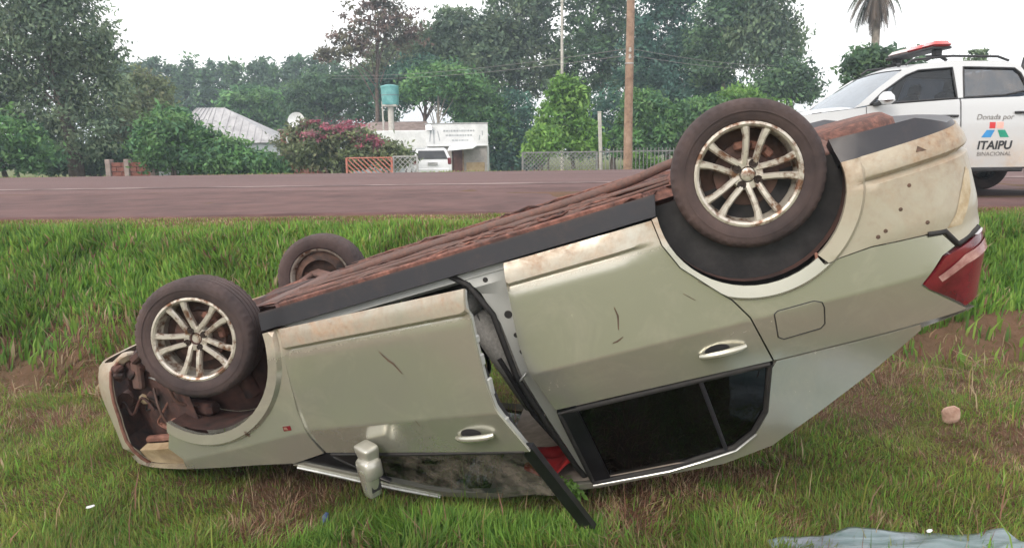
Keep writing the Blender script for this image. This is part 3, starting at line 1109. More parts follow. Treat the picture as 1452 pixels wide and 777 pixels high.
mudst.build('mud_streak', M_GUTRED, q0)

for sgn in (-1, 1):
    fx = (lambda s: s) if sgn < 0 else (lambda s: WR.L - s)
    LP = [(-.53, .842), (-.63, .754), (-.77, .722), (-.845, .73), (-.868, .80), (-.862, .93), (-.82, .985), (-.715, .998), (-.55, .868)]
    lp = panel('tail_lamp', [(fx(sR(x)), z) for x, z in LP], WR.at(.004), M_LAMP, CAR, .04, .03, center=(.3, 0, .85))
    ST = [(-.60, .852), (-.585, .825), (-.70, .772), (-.80, .757), (-.855, .76), (-.857, .80), (-.79, .80), (-.70, .812)]
    panel('lens_band', [(fx(sR(x)), z) for x, z in ST], WR.at(.0075), M_LAMPW, lp, .04, 0, center=(.3, 0, .85))
TL = [(sR(-.872), .69), (sR(-.872), .96), (sR(-.885), .99)]
panel('trunk_lid', TL + [(WR.L - a, b) for a, b in reversed(TL)], WR.at(-.014), M_PAINT, CAR, .09, .02, center=(.3, 0, .85))

# ---- upper skins: boot deck, rear glass, roof, windscreen, bonnet
ROOF_EDGE = [(-.87, 1.018), (-.72, 1.026), (-.5, 1.04), (-.26, 1.207), (-.04, 1.347), (.18, 1.477), (.41, 1.525), (1.02, 1.515), (1.55, 1.445), (1.8, 1.355), (2.1, 1.165), (2.42, .967), (2.61, .922), (2.99, .857), (3.3, .80), (3.46, .745)]


def skin(name, x0, x1, crown, mat, nx=12, ny=12, inset_=.0):
    mb = MB()

    def fn(a, b):
        x = x0 + (x1 - x0) * a
        ze = interp(x, ROOF_EDGE)
        yw = half_width(x) - inset(min(max(x, -.6), 2.9), ze) - inset_
        t = b * 2 - 1
        return (x, yw * t, ze + crown * (1 - t * t) - .004)
    mb.grid(fn, nx, ny)
    return mb.build(name, mat, CAR, 40)


skin('boot_deck', -.73, -.50, .02, M_PAINT)
skin('rear_window', -.495, .17, .05, M_TINT, inset_=.03)
skin('roof', .18, 1.55, .035, M_PAINT)
skin('windscreen', 1.56, 2.40, .05, M_GLASS, inset_=.03)
skin('bonnet', 2.42, 3.42, .03, M_PAINT)
hl = MB()
hl.grid(lambda a, b: (.2 + 1.35 * a, (.55) * (b * 2 - 1), interp(.2 + 1.35 * a, ROOF_EDGE) - .05), 8, 8)
hl.build('headliner', M_LINER, CAR, 40)

# ---- front end: bumper shell torn open at the near corner, headlamps
sF = WF.s
tear = [(3.20, .235), (3.235, .27), (3.245, .34), (3.262, .42), (3.275, .51), (3.29, .57), (3.295, .64), (3.285, .70), (3.31, .76), (3.30, .815), (3.345, .845)]
T0 = [(sF(x), z) for x, z in tear]
FB = [(sF(3.26), .225), (WF.L / 2, .215), (WF.L - sF(3.0), .225), (WF.L - sF(2.99), .62), (WF.L - sF(3.3), .72), (WF.L / 2, .80), (sF(3.43), .865)] + T0[::-1]
fb = panel('front_bumper', FB, WF.at(.01), M_PAINT_R, CAR, .05, .012, center=(2.6, 0, .5))
lipm = MB().tube([WF.at(.013)(s_, z_) for s_, z_ in T0], .0085, 6)
lipm.build('torn_edge', M_GUTRED, fb, 60)
HLP = [(2.985, .785), (3.05, .726), (3.285, .712), (3.30, .80), (3.02, .858)]
panel('headlamp', [(sF(x), z) for x, z in HLP], WF.at(.0), M_HEAD, CAR, .05, .05, center=(2.6, 0, .6))
panel('headlamp', [(WF.L - sF(x), z) for x, z in HLP], WF.at(.0), M_HEAD, CAR, .05, .05, center=(2.6, 0, .6))
gr = random.Random(3)
panel('bay_dark_sheet', [(sF(2.90), .22), (sF(3.40), .22), (sF(3.42), .80), (sF(2.90), .76)], WF.at(-.13), M_GUTS, CAR, .08, 0, center=(2.6, 0, .5))  # added dark sheet: grime colour stands in for shade behind the torn corner
panel('bumper_dark_sheet', [(sF(3.27), .25), (WF.L / 2, .24), (WF.L / 2, .78), (sF(3.40), .84), (sF(3.32), .80), (sF(3.31), .5)], WF.at(-.012), M_GUTS, fb, .08, 0, center=(2.6, 0, .5))  # second dark sheet added inside the shell, its shade put into the colour
MB().tube([side(-1, .006)(a_, b_) for a_, b_ in [(2.40, .985), (2.30, 1.05), (2.2, 1.115), (2.1, 1.18), (1.95, 1.275), (1.8, 1.365)]], .008, 6).build('pillar_moulding', M_CHROME, CAR, 60)
chunk = MB()
for k in range(12):
    t = gr.random()
    x_, z_ = 3.05 + .22 * gr.random(), .22 + .10 * gr.random()
    chunk.box((x_, -.70 + .12 * gr.random(), z_), (.05 + .06 * gr.random(), .05, .03 + .04 * gr.random()), Euler((gr.uniform(-1, 1), gr.uniform(-1, 1), gr.uniform(-1, 1))), .01)
tag(chunk.build('splash_guard_shreds', M_GUTS, CAR), kind='stuff')
MB().box((3.14, -.66, .33), (.06, .04, .15), Euler((.1, .25, .15)), .01).build('tow_bracket', M_UNDER2, CAR)
MB().box((3.20, -.64, .24), (.14, .10, .05), Euler((.2, -.35, .1)), .02).build('bumper_bracket', M_PAINT_R, CAR)
MB().box((3.205, -.60, .47), (.07, .06, .06), Euler((.3, .2, 0)), .02).build('fog_lamp', M_HEAD, CAR)
MB().box((3.10, 0, .50), (.045, 1.15, .40), None, .01).build('radiator', M_GUTS, CAR)
cb = MB()
cb.tube([(3.38, -.55, .46), (3.44, -.3, .46), (3.46, 0, .46), (3.44, .3, .46), (3.38, .55, .46)], .045, 8)
cb.build('crash_beam', M_UNDER2, CAR)
for s_ in (-1, 1):
    MB().bar((2.2, s_ * .44, .36), (3.38, s_ * .47, .44), .07, .11, (0, 0, 1), .01).build('frame_rail', M_UNDER2, CAR)
eng = MB()
eng.box((2.72, .05, .52), (.52, .70, .46), None, .05)
eng.box((2.62, .10, .24), (.34, .40, .12), None, .04, .8)
eng.box((2.95, -.30, .42), (.16, .20, .26), Euler((0, .2, 0)), .04)
eng.lathe([(0, -.02), (.075, -.02), (.08, .02), (0, .02)], 16, Matrix.Translation((2.86, -.40, .36)))
eng.build('engine', M_GUTS, CAR)
for pts, r_, mt in (
        ([(3.08, -.66, .42), (3.06, -.70, .52), (3.05, -.69, .62), (2.98, -.64, .66)], .007, M_DISC),
        ([(2.99, -.66, .34), (2.96, -.70, .42), (2.95, -.69, .52), (2.9, -.62, .58)], .008, M_DISC),
        ([(3.12, -.62, .36), (2.98, -.68, .40), (2.86, -.66, .38)], .006, M_CHROME),
        ([(3.2, -.58, .60), (3.08, -.67, .64), (3.0, -.70, .60), (2.93, -.68, .66)], .010, M_GUTRED),
        ([(3.15, -.5, .36), (3.05, -.55, .50), (2.95, -.5, .62)], .022, M_INT)):
    MB().tube(smooth_curve(pts, 4), r_, 7).build('hose', mt, CAR, 60)
MB().box((3.03, -.66, .655), (.09, .05, .07), Euler((.3, .5, .2)), .015).build('lamp_bracket', M_UNDER2, CAR)
MB().box((3.13, -.66, .69), (.26, .04, .035), Euler((0, .08, .18)), .01).build('headlamp_carrier', M_GUTRED, CAR)
MB().box((2.93, -.58, .60), (.20, .10, .07), Euler((.2, .3, .1)), .02).build('washer_tank', M_GUTS, CAR)

for k in range(30):
    p = Vector((gr.uniform(2.95, 3.22), gr.uniform(-.68, -.5), gr.uniform(.30, .70)))
    if k % 3 == 0:
        MB().box(p, (gr.uniform(.02, .07), gr.uniform(.02, .05), gr.uniform(.02, .08)), Euler((gr.uniform(-1, 1), gr.uniform(-1, 1), gr.uniform(-1, 1))), .006).build('bracket', gr.choice((M_GUTS, M_GUTS, M_UNDER, M_UNDER2)), CAR)
    else:
        q = [p]
        for i in range(4):
            q.append(q[-1] + Vector((gr.uniform(-.07, .07), gr.uniform(-.03, .03), gr.uniform(-.08, .08))))
        MB().tube(smooth_curve(q, 4), gr.uniform(.003, .009), 6).build('hose', gr.choice((M_GUTS, M_RUB, M_DISC, M_GUTRED)), CAR, 60)

# ---- wheel wells
for cx, cz, r in ARCH:
    for s_ in (-1, 1):
        mb = MB()
        a0 = 178 if cx < 1 else 182
        lo = 2 if cx < 1 else 48        # the front liner is torn away towards the nose

        def fn(a, b):
            t = radians(lo + (a0 - lo) * a)
            y = .775 - .27 * b
            rr = r + .010 + .012 * b
            return (cx + rr * cos(t), s_ * y, cz - .02 + rr * sin(t))
        mb.grid(fn, 22, 5)
        mb.build('wheel_well', M_WELL, CAR, 60)
        iw = MB()
        P = [(cx + (r + .02) * cos(radians(t)), s_ * .505, cz - .02 + (r + .02) * sin(radians(t))) for t in range(-5, 186, 10)]
        iw.add(P, [tuple(range(len(P)))])
        iw.build('inner_fender', M_WELL, CAR, 0)

# ---- underside


def fhw(x):
    h = .73
    for cx, _, r in ARCH:
        h = min(h, .48 + .25 * sstep(r - .02, r + .06, abs(x - cx)))
    if x < -.3:
        h = min(h, .72 - 1.1 * (-.3 - x) ** 2)
    return h


fp = MB()


def floorf(a, b):
    x = -.64 + 3.56 * a
    t = b * 2 - 1
    y = fhw(x) * t
    z = .205
    z += .028 * (.5 + .5 * cos(y * 2 * pi / .17)) * sstep(.45, .6, x) * (1 - sstep(2.1, 2.25, x))
    z += .11 * math.exp(-(y / .11) ** 2) * sstep(.2, .5, x)          # tunnel
    z += (float(vnoise(x * 3 + 7, y * 9, .3, 3)) - .5) * .035 + (float(vnoise(x * 2, y * 14, .3, 5)) - .5) * .03 + .065 * sstep(-.05, -.30, x)
    return (x, y, z)


fp.grid(floorf, 90, 60)
fp.build('floor_pan', M_UNDER, CAR, 60)
for y_, r_, z_, mt in ((-.30, .012, .185, M_UNDER2), (-.335, .008, .185, M_UNDER2), (.31, .010, .185, M_UNDER2), (-.52, .009, .19, M_UNDER2)):
    rr_ = random.Random(int(abs(y_) * 100))
    MB().tube([(x / 10, y_ + rr_.uniform(-.015, .015), z_ + rr_.uniform(-.006, .006)) for x in range(3, 24, 2)], r_, 6).build('fuel_line', mt, CAR, 60)
ex = [(2.55, -.05, .24), (2.3, -.02, .20), (1.9, .0, .185), (1.4, -.01, .18), (.9, -.02, .18), (.5, .10, .175), (.25, .16, .15), (-.1, .2, .15), (-.35, .22, .17)]
MB().tube(smooth_curve(ex, 4), .026, 10).build('exhaust_pipe', M_UNDER2, CAR, 60)
mf = MB()
mf.tube([(-.28, .30, .24), (-.31, .22, .24), (-.32, -.02, .24), (-.33, -.26, .24), (-.36, -.32, .24)], [.03, .052, .055, .052, .03], 14)
mf.build('muffler', M_UNDER2, CAR, 50)
for s_ in (-1, 1):
    MB().bar((.42, s_ * .665, .197), (2.22, s_ * .665, .197), .03, .03, (0, 0, 1), .006).build('sill_flange', M_UNDER, CAR)
    MB().bar((.55, s_ * .42, .205), (2.3, s_ * .40, .203), .075, .04, (0, 0, 1), .012).build('chassis_rail', M_UNDER, CAR)
tk = MB().box((.47, -.22, .262), (.42, .62, .13), None, .05, .9)
tk.build('fuel_tank', M_UNDER, CAR, 50)
MB().tube([(.02, -.58, .22), (.10, -.45, .22), (.12, 0, .22), (.10, .45, .22), (.02, .58, .22)], .045, 10).build('rear_axle_beam', M_UNDER2, CAR, 50)
MB().lathe([(0, -.09), (.26, -.085), (.30, -.05), (.31, .05)], 26, Matrix.Translation((-.48, .02, .285)) @ Matrix.Rotation(pi / 2, 4, 'X')).build('spare_wheel_well', M_UNDER, CAR, 50)
for k, (x0_, x1_, y0_, y1_, zz) in enumerate(((-.40, -.14, -.60, -.30, .222), (-.40, -.18, -.48, -.10, .212), (-.38, -.18, -.62, -.45, .212), (-.40, -.20, .1, .5, .215))):
    hm = MB()
    hm.grid(lambda a, b: (x0_ + (x1_ - x0_) * a + .012 * (float(vnoise(b * 7, k, 1, 2)) - .5), y0_ + (y1_ - y0_) * b + .04 * (float(vnoise(a * 7, k, 1, 4)) - .5), zz + .05 * a * (k % 2) + .045 * (float(vnoise(a * 6 + k, b * 5, 1, 7)) - .5) + .04 * (2 * b - 1) ** 2), 14, 10)
    ho = hm.build('heat_shield', M_UNDER if k % 2 else M_UNDER2, CAR, 40)
    ho.modifiers.new('thick', 'SOLIDIFY').thickness = .006
MB().bar((2.45, -.42, .22), (2.45, .42, .22), .16, .07, (0, 0, 1), .02).build('front_subframe', M_UNDER2, CAR)
for s_ in (-1, 1):
    ar = MB()
    ar.bar((2.45, s_ * .36, .21), (2.67, s_ * .60, .17), .07, .035, (0, 0, 1), .01)
    ar.bar((2.75, s_ * .36, .22), (2.67, s_ * .60, .17), .06, .035, (0, 0, 1), .01)
    ar.build('control_arm', M_UNDER2, CAR)
    MB().tube([(2.67, s_ * .60, .20), (2.66, s_ * .54, .42), (2.65, s_ * .50, .62)], [.03, .035, .05], 10).build('front_strut', M_GUTS, CAR, 50)
    MB().tube([(2.70, s_ * .30, .26), (2.68, s_ * .62, .225)], .022, 8).build('drive_shaft', M_GUTS, CAR, 50)
    MB().tube([(.02, s_ * .56, .20), (-.06, s_ * .54, .42), (-.10, s_ * .53, .58)], [.025, .04, .045], 10).build('rear_damper', M_GUTS, CAR, 50)
# shreds of torn under-shield hanging about
for k in range(64):
    x_ = gr.uniform(.45, 2.3)
    y_ = gr.choice((-.60, -.48, -.25, .12, .35, .6)) + gr.uniform(-.05, .05)
    L_ = gr.uniform(.10, .45)
    q = []
    for i in range(5):
        q.append((x_ + L_ * i / 4, y_ + gr.uniform(-.012, .012), .188 + gr.uniform(-.014, .012)))
    MB().tube(q, [.003, .006, .008, .006, .002], 5).build('mud_clod', (M_UNDER, M_UNDER2, M_GUTS)[k % 3], CAR, 50)

# ---- wheels: rim with tyre, disc, nuts


def make_wheel(cap):
    rim = MB()
    # outer lip and barrel
    rim.lathe([(.196, -.070), (.200, -.082), (.209, -.088), (.219, -.086), (.222, -.078), (.214, -.070), (.205, -.045), (.190, -.02), (.192, .05), (.205, .075), (.216, .082)], 48)
    for k in range(5):
        A = 2 * pi * k / 5
        for s_ in (-1, 1):
            sec = []
            for t, r_, lat, yy, wd, th in ((0, .030, .019, -.062, .015, .030), (.2, .060, .022, -.068, .0140, .034), (.5, .110, .0262, -.073, .0140, .034), (.75, .155, .0330, -.077, .0150, .032), (1, .203, .0478, -.080, .021, .026)):
                cx_, cz_ = lat * s_, r_
                tl_ = -.0012 * s_
                sec.append([(cx_ - wd, yy + .010, cz_), (cx_ - wd * .55, yy, cz_), (cx_ + wd * .55, yy, cz_), (cx_ + wd, yy + .010, cz_), (cx_ + wd * .8, yy + th, cz_), (cx_ - wd * .8, yy + th, cz_)])
            V = [Matrix.Rotation(A, 3, 'Y') @ Vector(p) for sct in sec for p in sct]
            F = [(i * 6 + j, i * 6 + (j + 1) % 6, i * 6 + 6 + (j + 1) % 6, i * 6 + 6 + j) for i in range(4) for j in range(6)]
            rim.add(V, F)
    rim.lathe([(.0, -.052), (.030, -.052), (.034, -.062), (.062, -.060), (.066, -.050), (.070, -.02), (.0, -.02)], 28)
    rim.v = [(x * .955, y, z * .955) for x, y, z in rim.v]
    w_ = rim.build('wheel', M_RIM, None, 22)
    ty = MB()
    prof = [(.204, -.072), (.212, -.086), (.228, -.094), (.255, -.099), (.275, -.095), (.288, -.086), (.2955, -.074)]
    for y0 in (-.052, -.018, .018, .052):
        prof += [(.3 - .0008 * abs(y0) * 50, y0 - .005), (.292, y0 - .003), (.292, y0 + .003), (.3 - .0008 * abs(y0) * 50, y0 + .005)]
    prof += [(.2955, .074), (.288, .086), (.275, .095), (.255, .099), (.228, .094), (.212, .086), (.204, .072)]
    ty.lathe(prof, 144)
    m_ = len(prof)
    for j in range(144):
        if j % 3 == 0:
            for i, (r_, y_) in enumerate(prof):
                if .072 <= abs(y_) <= .087 and r_ > .28:
                    x, y, z = ty.v[j * m_ + i]
                    k_ = (r_ - .006) / r_
                    ty.v[j * m_ + i] = (x * k_, y, z * k_)
    t_ = ty.build('tyre', M_TYRE, w_, 30)
    bt = MB()
    for y0 in (-.090,):
        bt.lathe([(.247, -.1005), (.250, -.1015), (.253, -.1005)], 64)
    bt.build('sidewall_rib', M_TYRE, w_, 50)
    MB().lathe([(.05, -.012), (.128, -.012), (.130, .010), (.05, .010)], 40).build('brake_disc', M_DISC, w_, 30)
    MB().lathe([(.130, .075), (.196, .03), (.13, .02), (0, .02)], 40).build('wheel_barrel', M_RIMIN, w_, 40)
    cal = MB()
    for i in range(5):
        t = radians(200 + i * 14)
        cal.box((.115 * cos(t), -.005, .115 * sin(t)), (.05, .055, .035), Matrix.Rotation(-t + pi / 2, 3, 'Y'), .008)
    cal.build('brake_caliper', M_GUTRED, w_, 40)
    for k in range(4):
        t = 2 * pi * k / 4 + .62
        c = Vector((.047 * cos(t), -.060, .047 * sin(t)))
        MB().lathe([(.0085, -.006), (.0165, -.007), (.0185, .0), (.0185, .01)], 14, Matrix.Translation(c)).build('nut_recess', M_NUT, w_, 40)
        MB().lathe([(0, -.009), (.007, -.009), (.0095, -.006), (.0095, .01)], 6, Matrix.Translation(c)).build('wheel_nut', M_NUT, w_, 20)
    if cap:
        MB().lathe([(0, -.074), (.020, -.073), (.027, -.068), (.0285, -.058)], 24).build('centre_cap', M_RIM, w_, 40)
    else:
        MB().lathe([(0, -.045), (.022, -.047), (.026, -.060), (.030, -.058)], 20).build('hub_bore', M_GUTS, w_, 40)
    return w_


def place_wheel(w_, x, s_, spin, steer, z=.225, y=.695):
    w_.parent = CAR
    M_ = Matrix.Translation((x, s_ * y, z)) @ Matrix.Rotation(steer, 4, 'Z')
    if s_ > 0:
        M_ = M_ @ Matrix.Rotation(pi, 4, 'Z')
    w_.matrix_local = M_ @ Matrix.Rotation(spin, 4, 'Y')


wr = make_wheel(True)
wf = make_wheel(False)
STEER = radians(-9)
place_wheel(wr, 0, -1, radians(-12), 0)
place_wheel(wf, WB, -1, radians(27), STEER)
w3 = copy_tree(wr)
place_wheel(w3, -.035, 1, radians(40), 0, z=.30)
w4 = copy_tree(wf)
place_wheel(w4, WB, 1, radians(50), STEER)

# ---- cabin


def seat(y, x):
    b = MB()
    b.box((x + .05, y, .47), (.50, .48, .15), Euler((0, -.1, 0)), .05)
    o = b.build('seat_cushion', M_CLOTH, CAR, 50)
    b = MB()
    b.box((x - .22, y, .80), (.15, .46, .62), Euler((0, -.25, 0)), .06, .86)
    b.build('seat_back', M_CLOTH, CAR, 50)
    b = MB()
    b.box((x - .335, y, 1.19), (.09, .24, .17), Euler((0, -.25, 0)), .035)
    b.tube([(x - .31, y - .06, 1.05), (x - .33, y - .06, 1.15)], .007, 6)
    b.tube([(x - .31, y + .06, 1.05), (x - .33, y + .06, 1.15)], .007, 6)
    b.build('headrest', M_CLOTH, CAR, 50)


seat(-.36, 1.48)
seat(.36, 1.48)
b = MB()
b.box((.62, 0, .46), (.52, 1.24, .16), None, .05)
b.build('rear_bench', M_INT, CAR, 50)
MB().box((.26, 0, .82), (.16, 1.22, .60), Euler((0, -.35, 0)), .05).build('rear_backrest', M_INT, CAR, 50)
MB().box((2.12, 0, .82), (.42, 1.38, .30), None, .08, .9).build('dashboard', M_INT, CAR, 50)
sw = MB()
sw.tube([(1.72 - .06 * sin(t), .36 + .18 * cos(t), .90 + .17 * sin(t)) for t in [2 * pi * i / 24 for i in range(25)]], .014, 8, caps=False)
sw.bar((1.73, .20, .90), (1.73, .52, .90), .03, .02)
sw.tube([(1.73, .36, .90), (1.95, .36, .82)], .025, 8)
sw.build('steering_wheel', M_INT, CAR, 50)
MB().tube([side(-1, -.10)(1.10, 1.38), (1.20, -.60, 1.05), (1.28, -.58, .75)], .012, 6).build('seat_belt', M_INT, CAR, 50)
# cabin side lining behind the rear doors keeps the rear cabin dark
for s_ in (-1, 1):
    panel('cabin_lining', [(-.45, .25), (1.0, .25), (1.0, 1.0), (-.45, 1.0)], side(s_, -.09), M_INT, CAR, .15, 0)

# red cloth lying inside, on the roof lining
rc = MB()


def ragf(a, b):
    x, y = 1.02 + .34 * a, -.52 + .28 * b
    return (x, y, 1.405 - .05 * sin(a * 7) * sin(b * 5 + 1) ** 2 - .03 * a)


rc.grid(ragf, 12, 10)
rag = rc.build('red_cloth', M_RED, None, 60)
rag.matrix_world = Matrix.Translation(CAR.location) @ Euler(CAR.rotation_euler).to_matrix().to_4x4()
sol = rag.modifiers.new('thick', 'SOLIDIFY')
sol.thickness = .01
tag(rag, 'crumpled red cloth inside the upturned cabin, seen past the open door', 'cloth')

# ================================================================== PICKUP TRUCK ON THE SHOULDER
# truck frame: x from nose to tail, y from the near side (0) to the far side, z up
TRK = empty('pickup_truck', (3.26, 9.42, ROAD_Z - .015), (0, 0, radians(-1.0)))
tag(TRK, 'white double cab pickup with red roof light bar parked on the road shoulder', 'pickup truck')
M_TW = dirty_mat('white_truck_paint', (0.52, 0.545, 0.57, 1), .28, 0, .5, .32, 1.05, .25, .6, 2.0, (0.50, 0.36, 0.24, 1), (0.62, 0.47, 0.33, 1), grain=.02)
M_TGL = glass_mat('truck_glass', (0.22, 0.25, 0.28, 1), .02, .05)
M_TWS = glass_mat('truck_windscreen', (0.25, 0.28, 0.30, 1), .02, .10, 3.0)
M_TGD = glass_mat('truck_rear_glass', (0.07, 0.08, 0.10, 1), .02, .30, 2.3)
M_TBLK = simple_mat('truck_black', (0.012, 0.012, 0.014, 1), (0.03, 0.03, 0.034, 1), 12, .5)
M_TCH = simple_mat('truck_chrome', (0.62, 0.63, 0.64, 1), (0.8, 0.8, 0.8, 1), 20, .12, .95)
M_TMUD = simple_mat('splashed_red_mud', (0.20, 0.085, 0.05, 1), (0.33, 0.17, 0.11, 1), 9, .9, bmp=.5)
M_BARR = simple_mat('red_beacon', (0.42, 0.010, 0.010, 1), (0.55, 0.03, 0.025, 1), 9, .15, coat=.7)
M_BARC = simple_mat('clear_beacon', (0.50, 0.38, 0.38, 1), (0.66, 0.52, 0.50, 1), 9, .2, coat=.6)
TWD = 1.86
TPLAN = [(0, .45), (.08, .28), (.22, .14), (.45, .05), (.8, .01), (1.3, 0), (5.0, 0), (5.3, .03)]


def tin(x, z):
    o = interp(x, TPLAN)
    if z < .62:
        o += (.62 - z) * .10
    if z > .95:
        o += (z - .95) * .12
    if z > 1.22:
        o += (z - 1.22) * .28
    for cx in (.93, 4.02):
        d = hypot(x - cx, z - .42)
        o -= .035 * (1 - sstep(.47, .56, d))
    return o


def tside(s=-1, off=0.0):
    return lambda x, z: (x, (tin(x, z) - off) if s < 0 else (TWD - tin(x, z) + off), z)


TC = (2.6, .93, .9)
T_FEND = [(.10, .55), (.06, .80), (.10, 1.00), (.40, 1.07), (1.20, 1.16), (1.385, 1.185), (1.385, .40)] + arc((.93, .42), .46, -3, 183, 16)
T_FD = [(1.395, .40), (1.395, 1.20), (2.60, 1.275), (2.62, .385)]
T_RD = [(2.635, .385), (2.615, 1.275), (3.53, 1.30), (3.60, .92)] + arc((4.02, .42), .50, 138, 172, 5) + [(3.515, .385)]
T_BED = [(3.61, .93), (3.545, 1.30), (3.66, 1.315), (3.67, 1.20), (5.28, 1.20), (5.30, .60), (4.55, .52)] + arc((4.02, .42), .49, 12, 134, 14)
T_CAB = [(1.24, 1.175), (1.55, 1.42), (1.90, 1.66), (2.10, 1.735), (2.6, 1.775), (3.25, 1.765), (3.45, 1.70), (3.60, 1.46), (3.64, 1.318), (3.50, 1.312),
         (3.51, 1.40), (3.44, 1.60), (3.37, 1.665), (2.71, 1.69), (2.66, 1.29), (2.57, 1.285), (2.565, 1.685), (2.12, 1.655), (1.95, 1.59), (1.62, 1.375), (1.435, 1.215)]
T_W1 = [(1.435, 1.215), (1.62, 1.375), (1.95, 1.59), (2.12, 1.655), (2.565, 1.685), (2.57, 1.285)]
T_W2 = [(2.66, 1.29), (2.71, 1.69), (3.37, 1.665), (3.44, 1.60), (3.51, 1.40), (3.49, 1.375), (3.2, 1.315)]
for s_ in (-1, 1):
    g = .09 if s_ < 0 else .16
    panel('front_fender', T_FEND, tside(s_), M_TW, TRK, g, .03, center=TC)
    fd = panel('front_door', shrink(T_FD, .004), tside(s_), M_TW, TRK, g, .03, (.95,), center=TC)
    rd = panel('rear_door', shrink(T_RD, .004), tside(s_), M_TW, TRK, g, .03, (.95,), center=TC)
    panel('bed_side', T_BED, tside(s_), M_TW, TRK, g, .03, center=TC)
    panel('cab_side_frame', T_CAB, tside(s_), M_TW, TRK, g * .8, .03, center=TC)
    panel('window_glass', shrink(T_W1, -.01), tside(s_, -.02), M_TGL, fd, .12, 0, center=TC)
    panel('window_glass', shrink(T_W2, -.01), tside(s_, -.02), M_TGD, rd, .12, 0, center=TC)
    for W_, p_ in ((T_W1, fd), (T_W2, rd)):
        P_ = [tside(s_, -.004)(*q) for q in densify(W_, .1)]
        MB().tube(P_ + [P_[0]], .014, 6, caps=False).build('window_seal', M_TBLK, p_, 60)
    for x_, z_, p_ in ((2.45, 1.055, fd), (3.42, 1.09, rd)):
        q = [Vector(tside(s_, .012 + .02 * sin(pi * i / 6))(x_ - .12 + .24 * i / 6, z_)) for i in range(7)]
        MB().tube(q, .016, 8).build('door_handle', M_TBLK, p_, 60)
    # splashed mud in front of the rear arch
    st = MB().bar((1.45, (.02 if s_ < 0 else TWD - .02), .36), (3.45, (.02 if s_ < 0 else TWD - .02), .36), .14, .06, (0, 0, 1), .015)
    st.build('side_step', M_TBLK, TRK)
    panel('mud_splash', [(3.47, .40), (3.49, .52), (3.56, .70), (3.62, .90), (3.66, .93)] + arc((4.02, .42), .50, 128, 176, 6), tside(s_, .004), M_TMUD, TRK, .08, 0, center=TC)
    for cx in (.93, 4.02):
        wl = MB()
        wl.grid(lambda a, b: (cx + .475 * cos(radians(-5 + 190 * a)), (.03 + .30 * b) if s_ < 0 else TWD - .03 - .30 * b, .42 + .475 * sin(radians(-5 + 190 * a))), 18, 2)
        P = [(cx + .48 * cos(radians(t)), .32 if s_ < 0 else TWD - .32, .42 + .48 * sin(radians(t))) for t in range(-5, 186, 10)]
        wl.add(P, [tuple(range(len(P)))])
        wl.build('wheel_well', M_TBLK, TRK, 40)


def tskin(name, pts, crown, mat, ny=8, ins=.0):
    mb = MB()
    n = len(pts) - 1

    def fn(a, b):
        i = int(round(a * n))
        x, z = pts[i]
        o = tin(x, z) + ins
        t = b * 2 - 1
        return (x, TWD / 2 + (TWD / 2 - o) * t, z + crown * (1 - t * t))
    mb.grid(fn, n, ny)
    return mb.build(name, mat, TRK, 50)


tskin('bonnet', [(.10, .98), (.18, 1.03), (.40, 1.075), (.8, 1.125), (1.2, 1.165), (1.26, 1.17)], .055, M_TW)
tskin('roof', [(1.92, 1.665), (2.10, 1.735), (2.6, 1.775), (3.25, 1.765), (3.45, 1.70)], .035, M_TW)
tskin('rear_window', [(3.45, 1.70), (3.60, 1.46), (3.64, 1.318)], .0, M_TGD)
tskin('windscreen', [(1.27, 1.18), (1.5, 1.37), (1.72, 1.53), (1.92, 1.66)], .03, M_TWS, ins=.03)
gf = MB()
gf.grid(lambda a, b: (.02 + .16 * abs(b * 2 - 1) ** 3 + .05 * abs(a - .5), TWD * (.04 + .92 * b), .42 + .58 * a), 8, 10)
gf.build('front_fascia', M_TW, TRK, 50)
MB().box((-.0, TWD / 2, .78), (.06, 1.05, .26), None, .03).build('grille', M_TBLK, TRK)
for s_ in (-1, 1):
    MB().box((.10, TWD / 2 + s_ * .70, .86), (.22, .34, .17), Euler((0, 0, s_ * .35)), .05).build('headlamp', M_TCH, TRK)
MB().box((4.47, TWD / 2, .66), (1.62, 1.70, .06), None, .01).build('bed_floor', M_TBLK, TRK)
MB().box((5.27, TWD / 2, .92), (.05, 1.66, .54), None, .015).build('tailgate', M_TW, TRK)
MB().box((2.5, TWD / 2, .45), (4.6, 1.2, .18), None, .03).build('chassis', M_TBLK, TRK)
MB().box((2.45, TWD / 2, .42), (2.2, 1.72, .08), None, .02).build('cab_floor', M_TBLK, TRK)
MB().box((1.55, TWD / 2, 1.05), (.40, 1.55, .22), None, .06).build('dashboard', M_TBLK, TRK)
for y_ in (.48, 1.38):
    sb = MB()
    sb.box((2.36, y_, .78), (.50, .50, .16), None, .05)
    sb.build('seat_cushion', M_TBLK, TRK)
    MB().box((2.62, y_, 1.10), (.16, .48, .62), Euler((0, .2, 0)), .06, .88).build('seat_back', M_TBLK, TRK)
    MB().box((2.72, y_, 1.48), (.09, .26, .18), Euler((0, .2, 0)), .035).build('headrest', M_TBLK, TRK)
MB().box((3.2, TWD / 2, .85), (.5, 1.5, .3), None, .06).build('rear_bench', M_TBLK, TRK)
# chrome mirrors
for s_ in (-1, 1):
    yb = -.0 if s_ < 0 else TWD
    mr_ = MB()
    mr_.box((1.555, yb + s_ * .16, 1.285), (.20, .17, .155), Euler((0, 0, s_ * .15)), .05, .92)
    mo_ = mr_.build('wing_mirror', M_TCH, TRK, 50)
    MB().bar((1.50, yb - s_ * .05, 1.215), (1.545, yb + s_ * .13, 1.235), .09, .045, (0, 0, 1), .012).build('mirror_arm', M_TBLK, mo_)
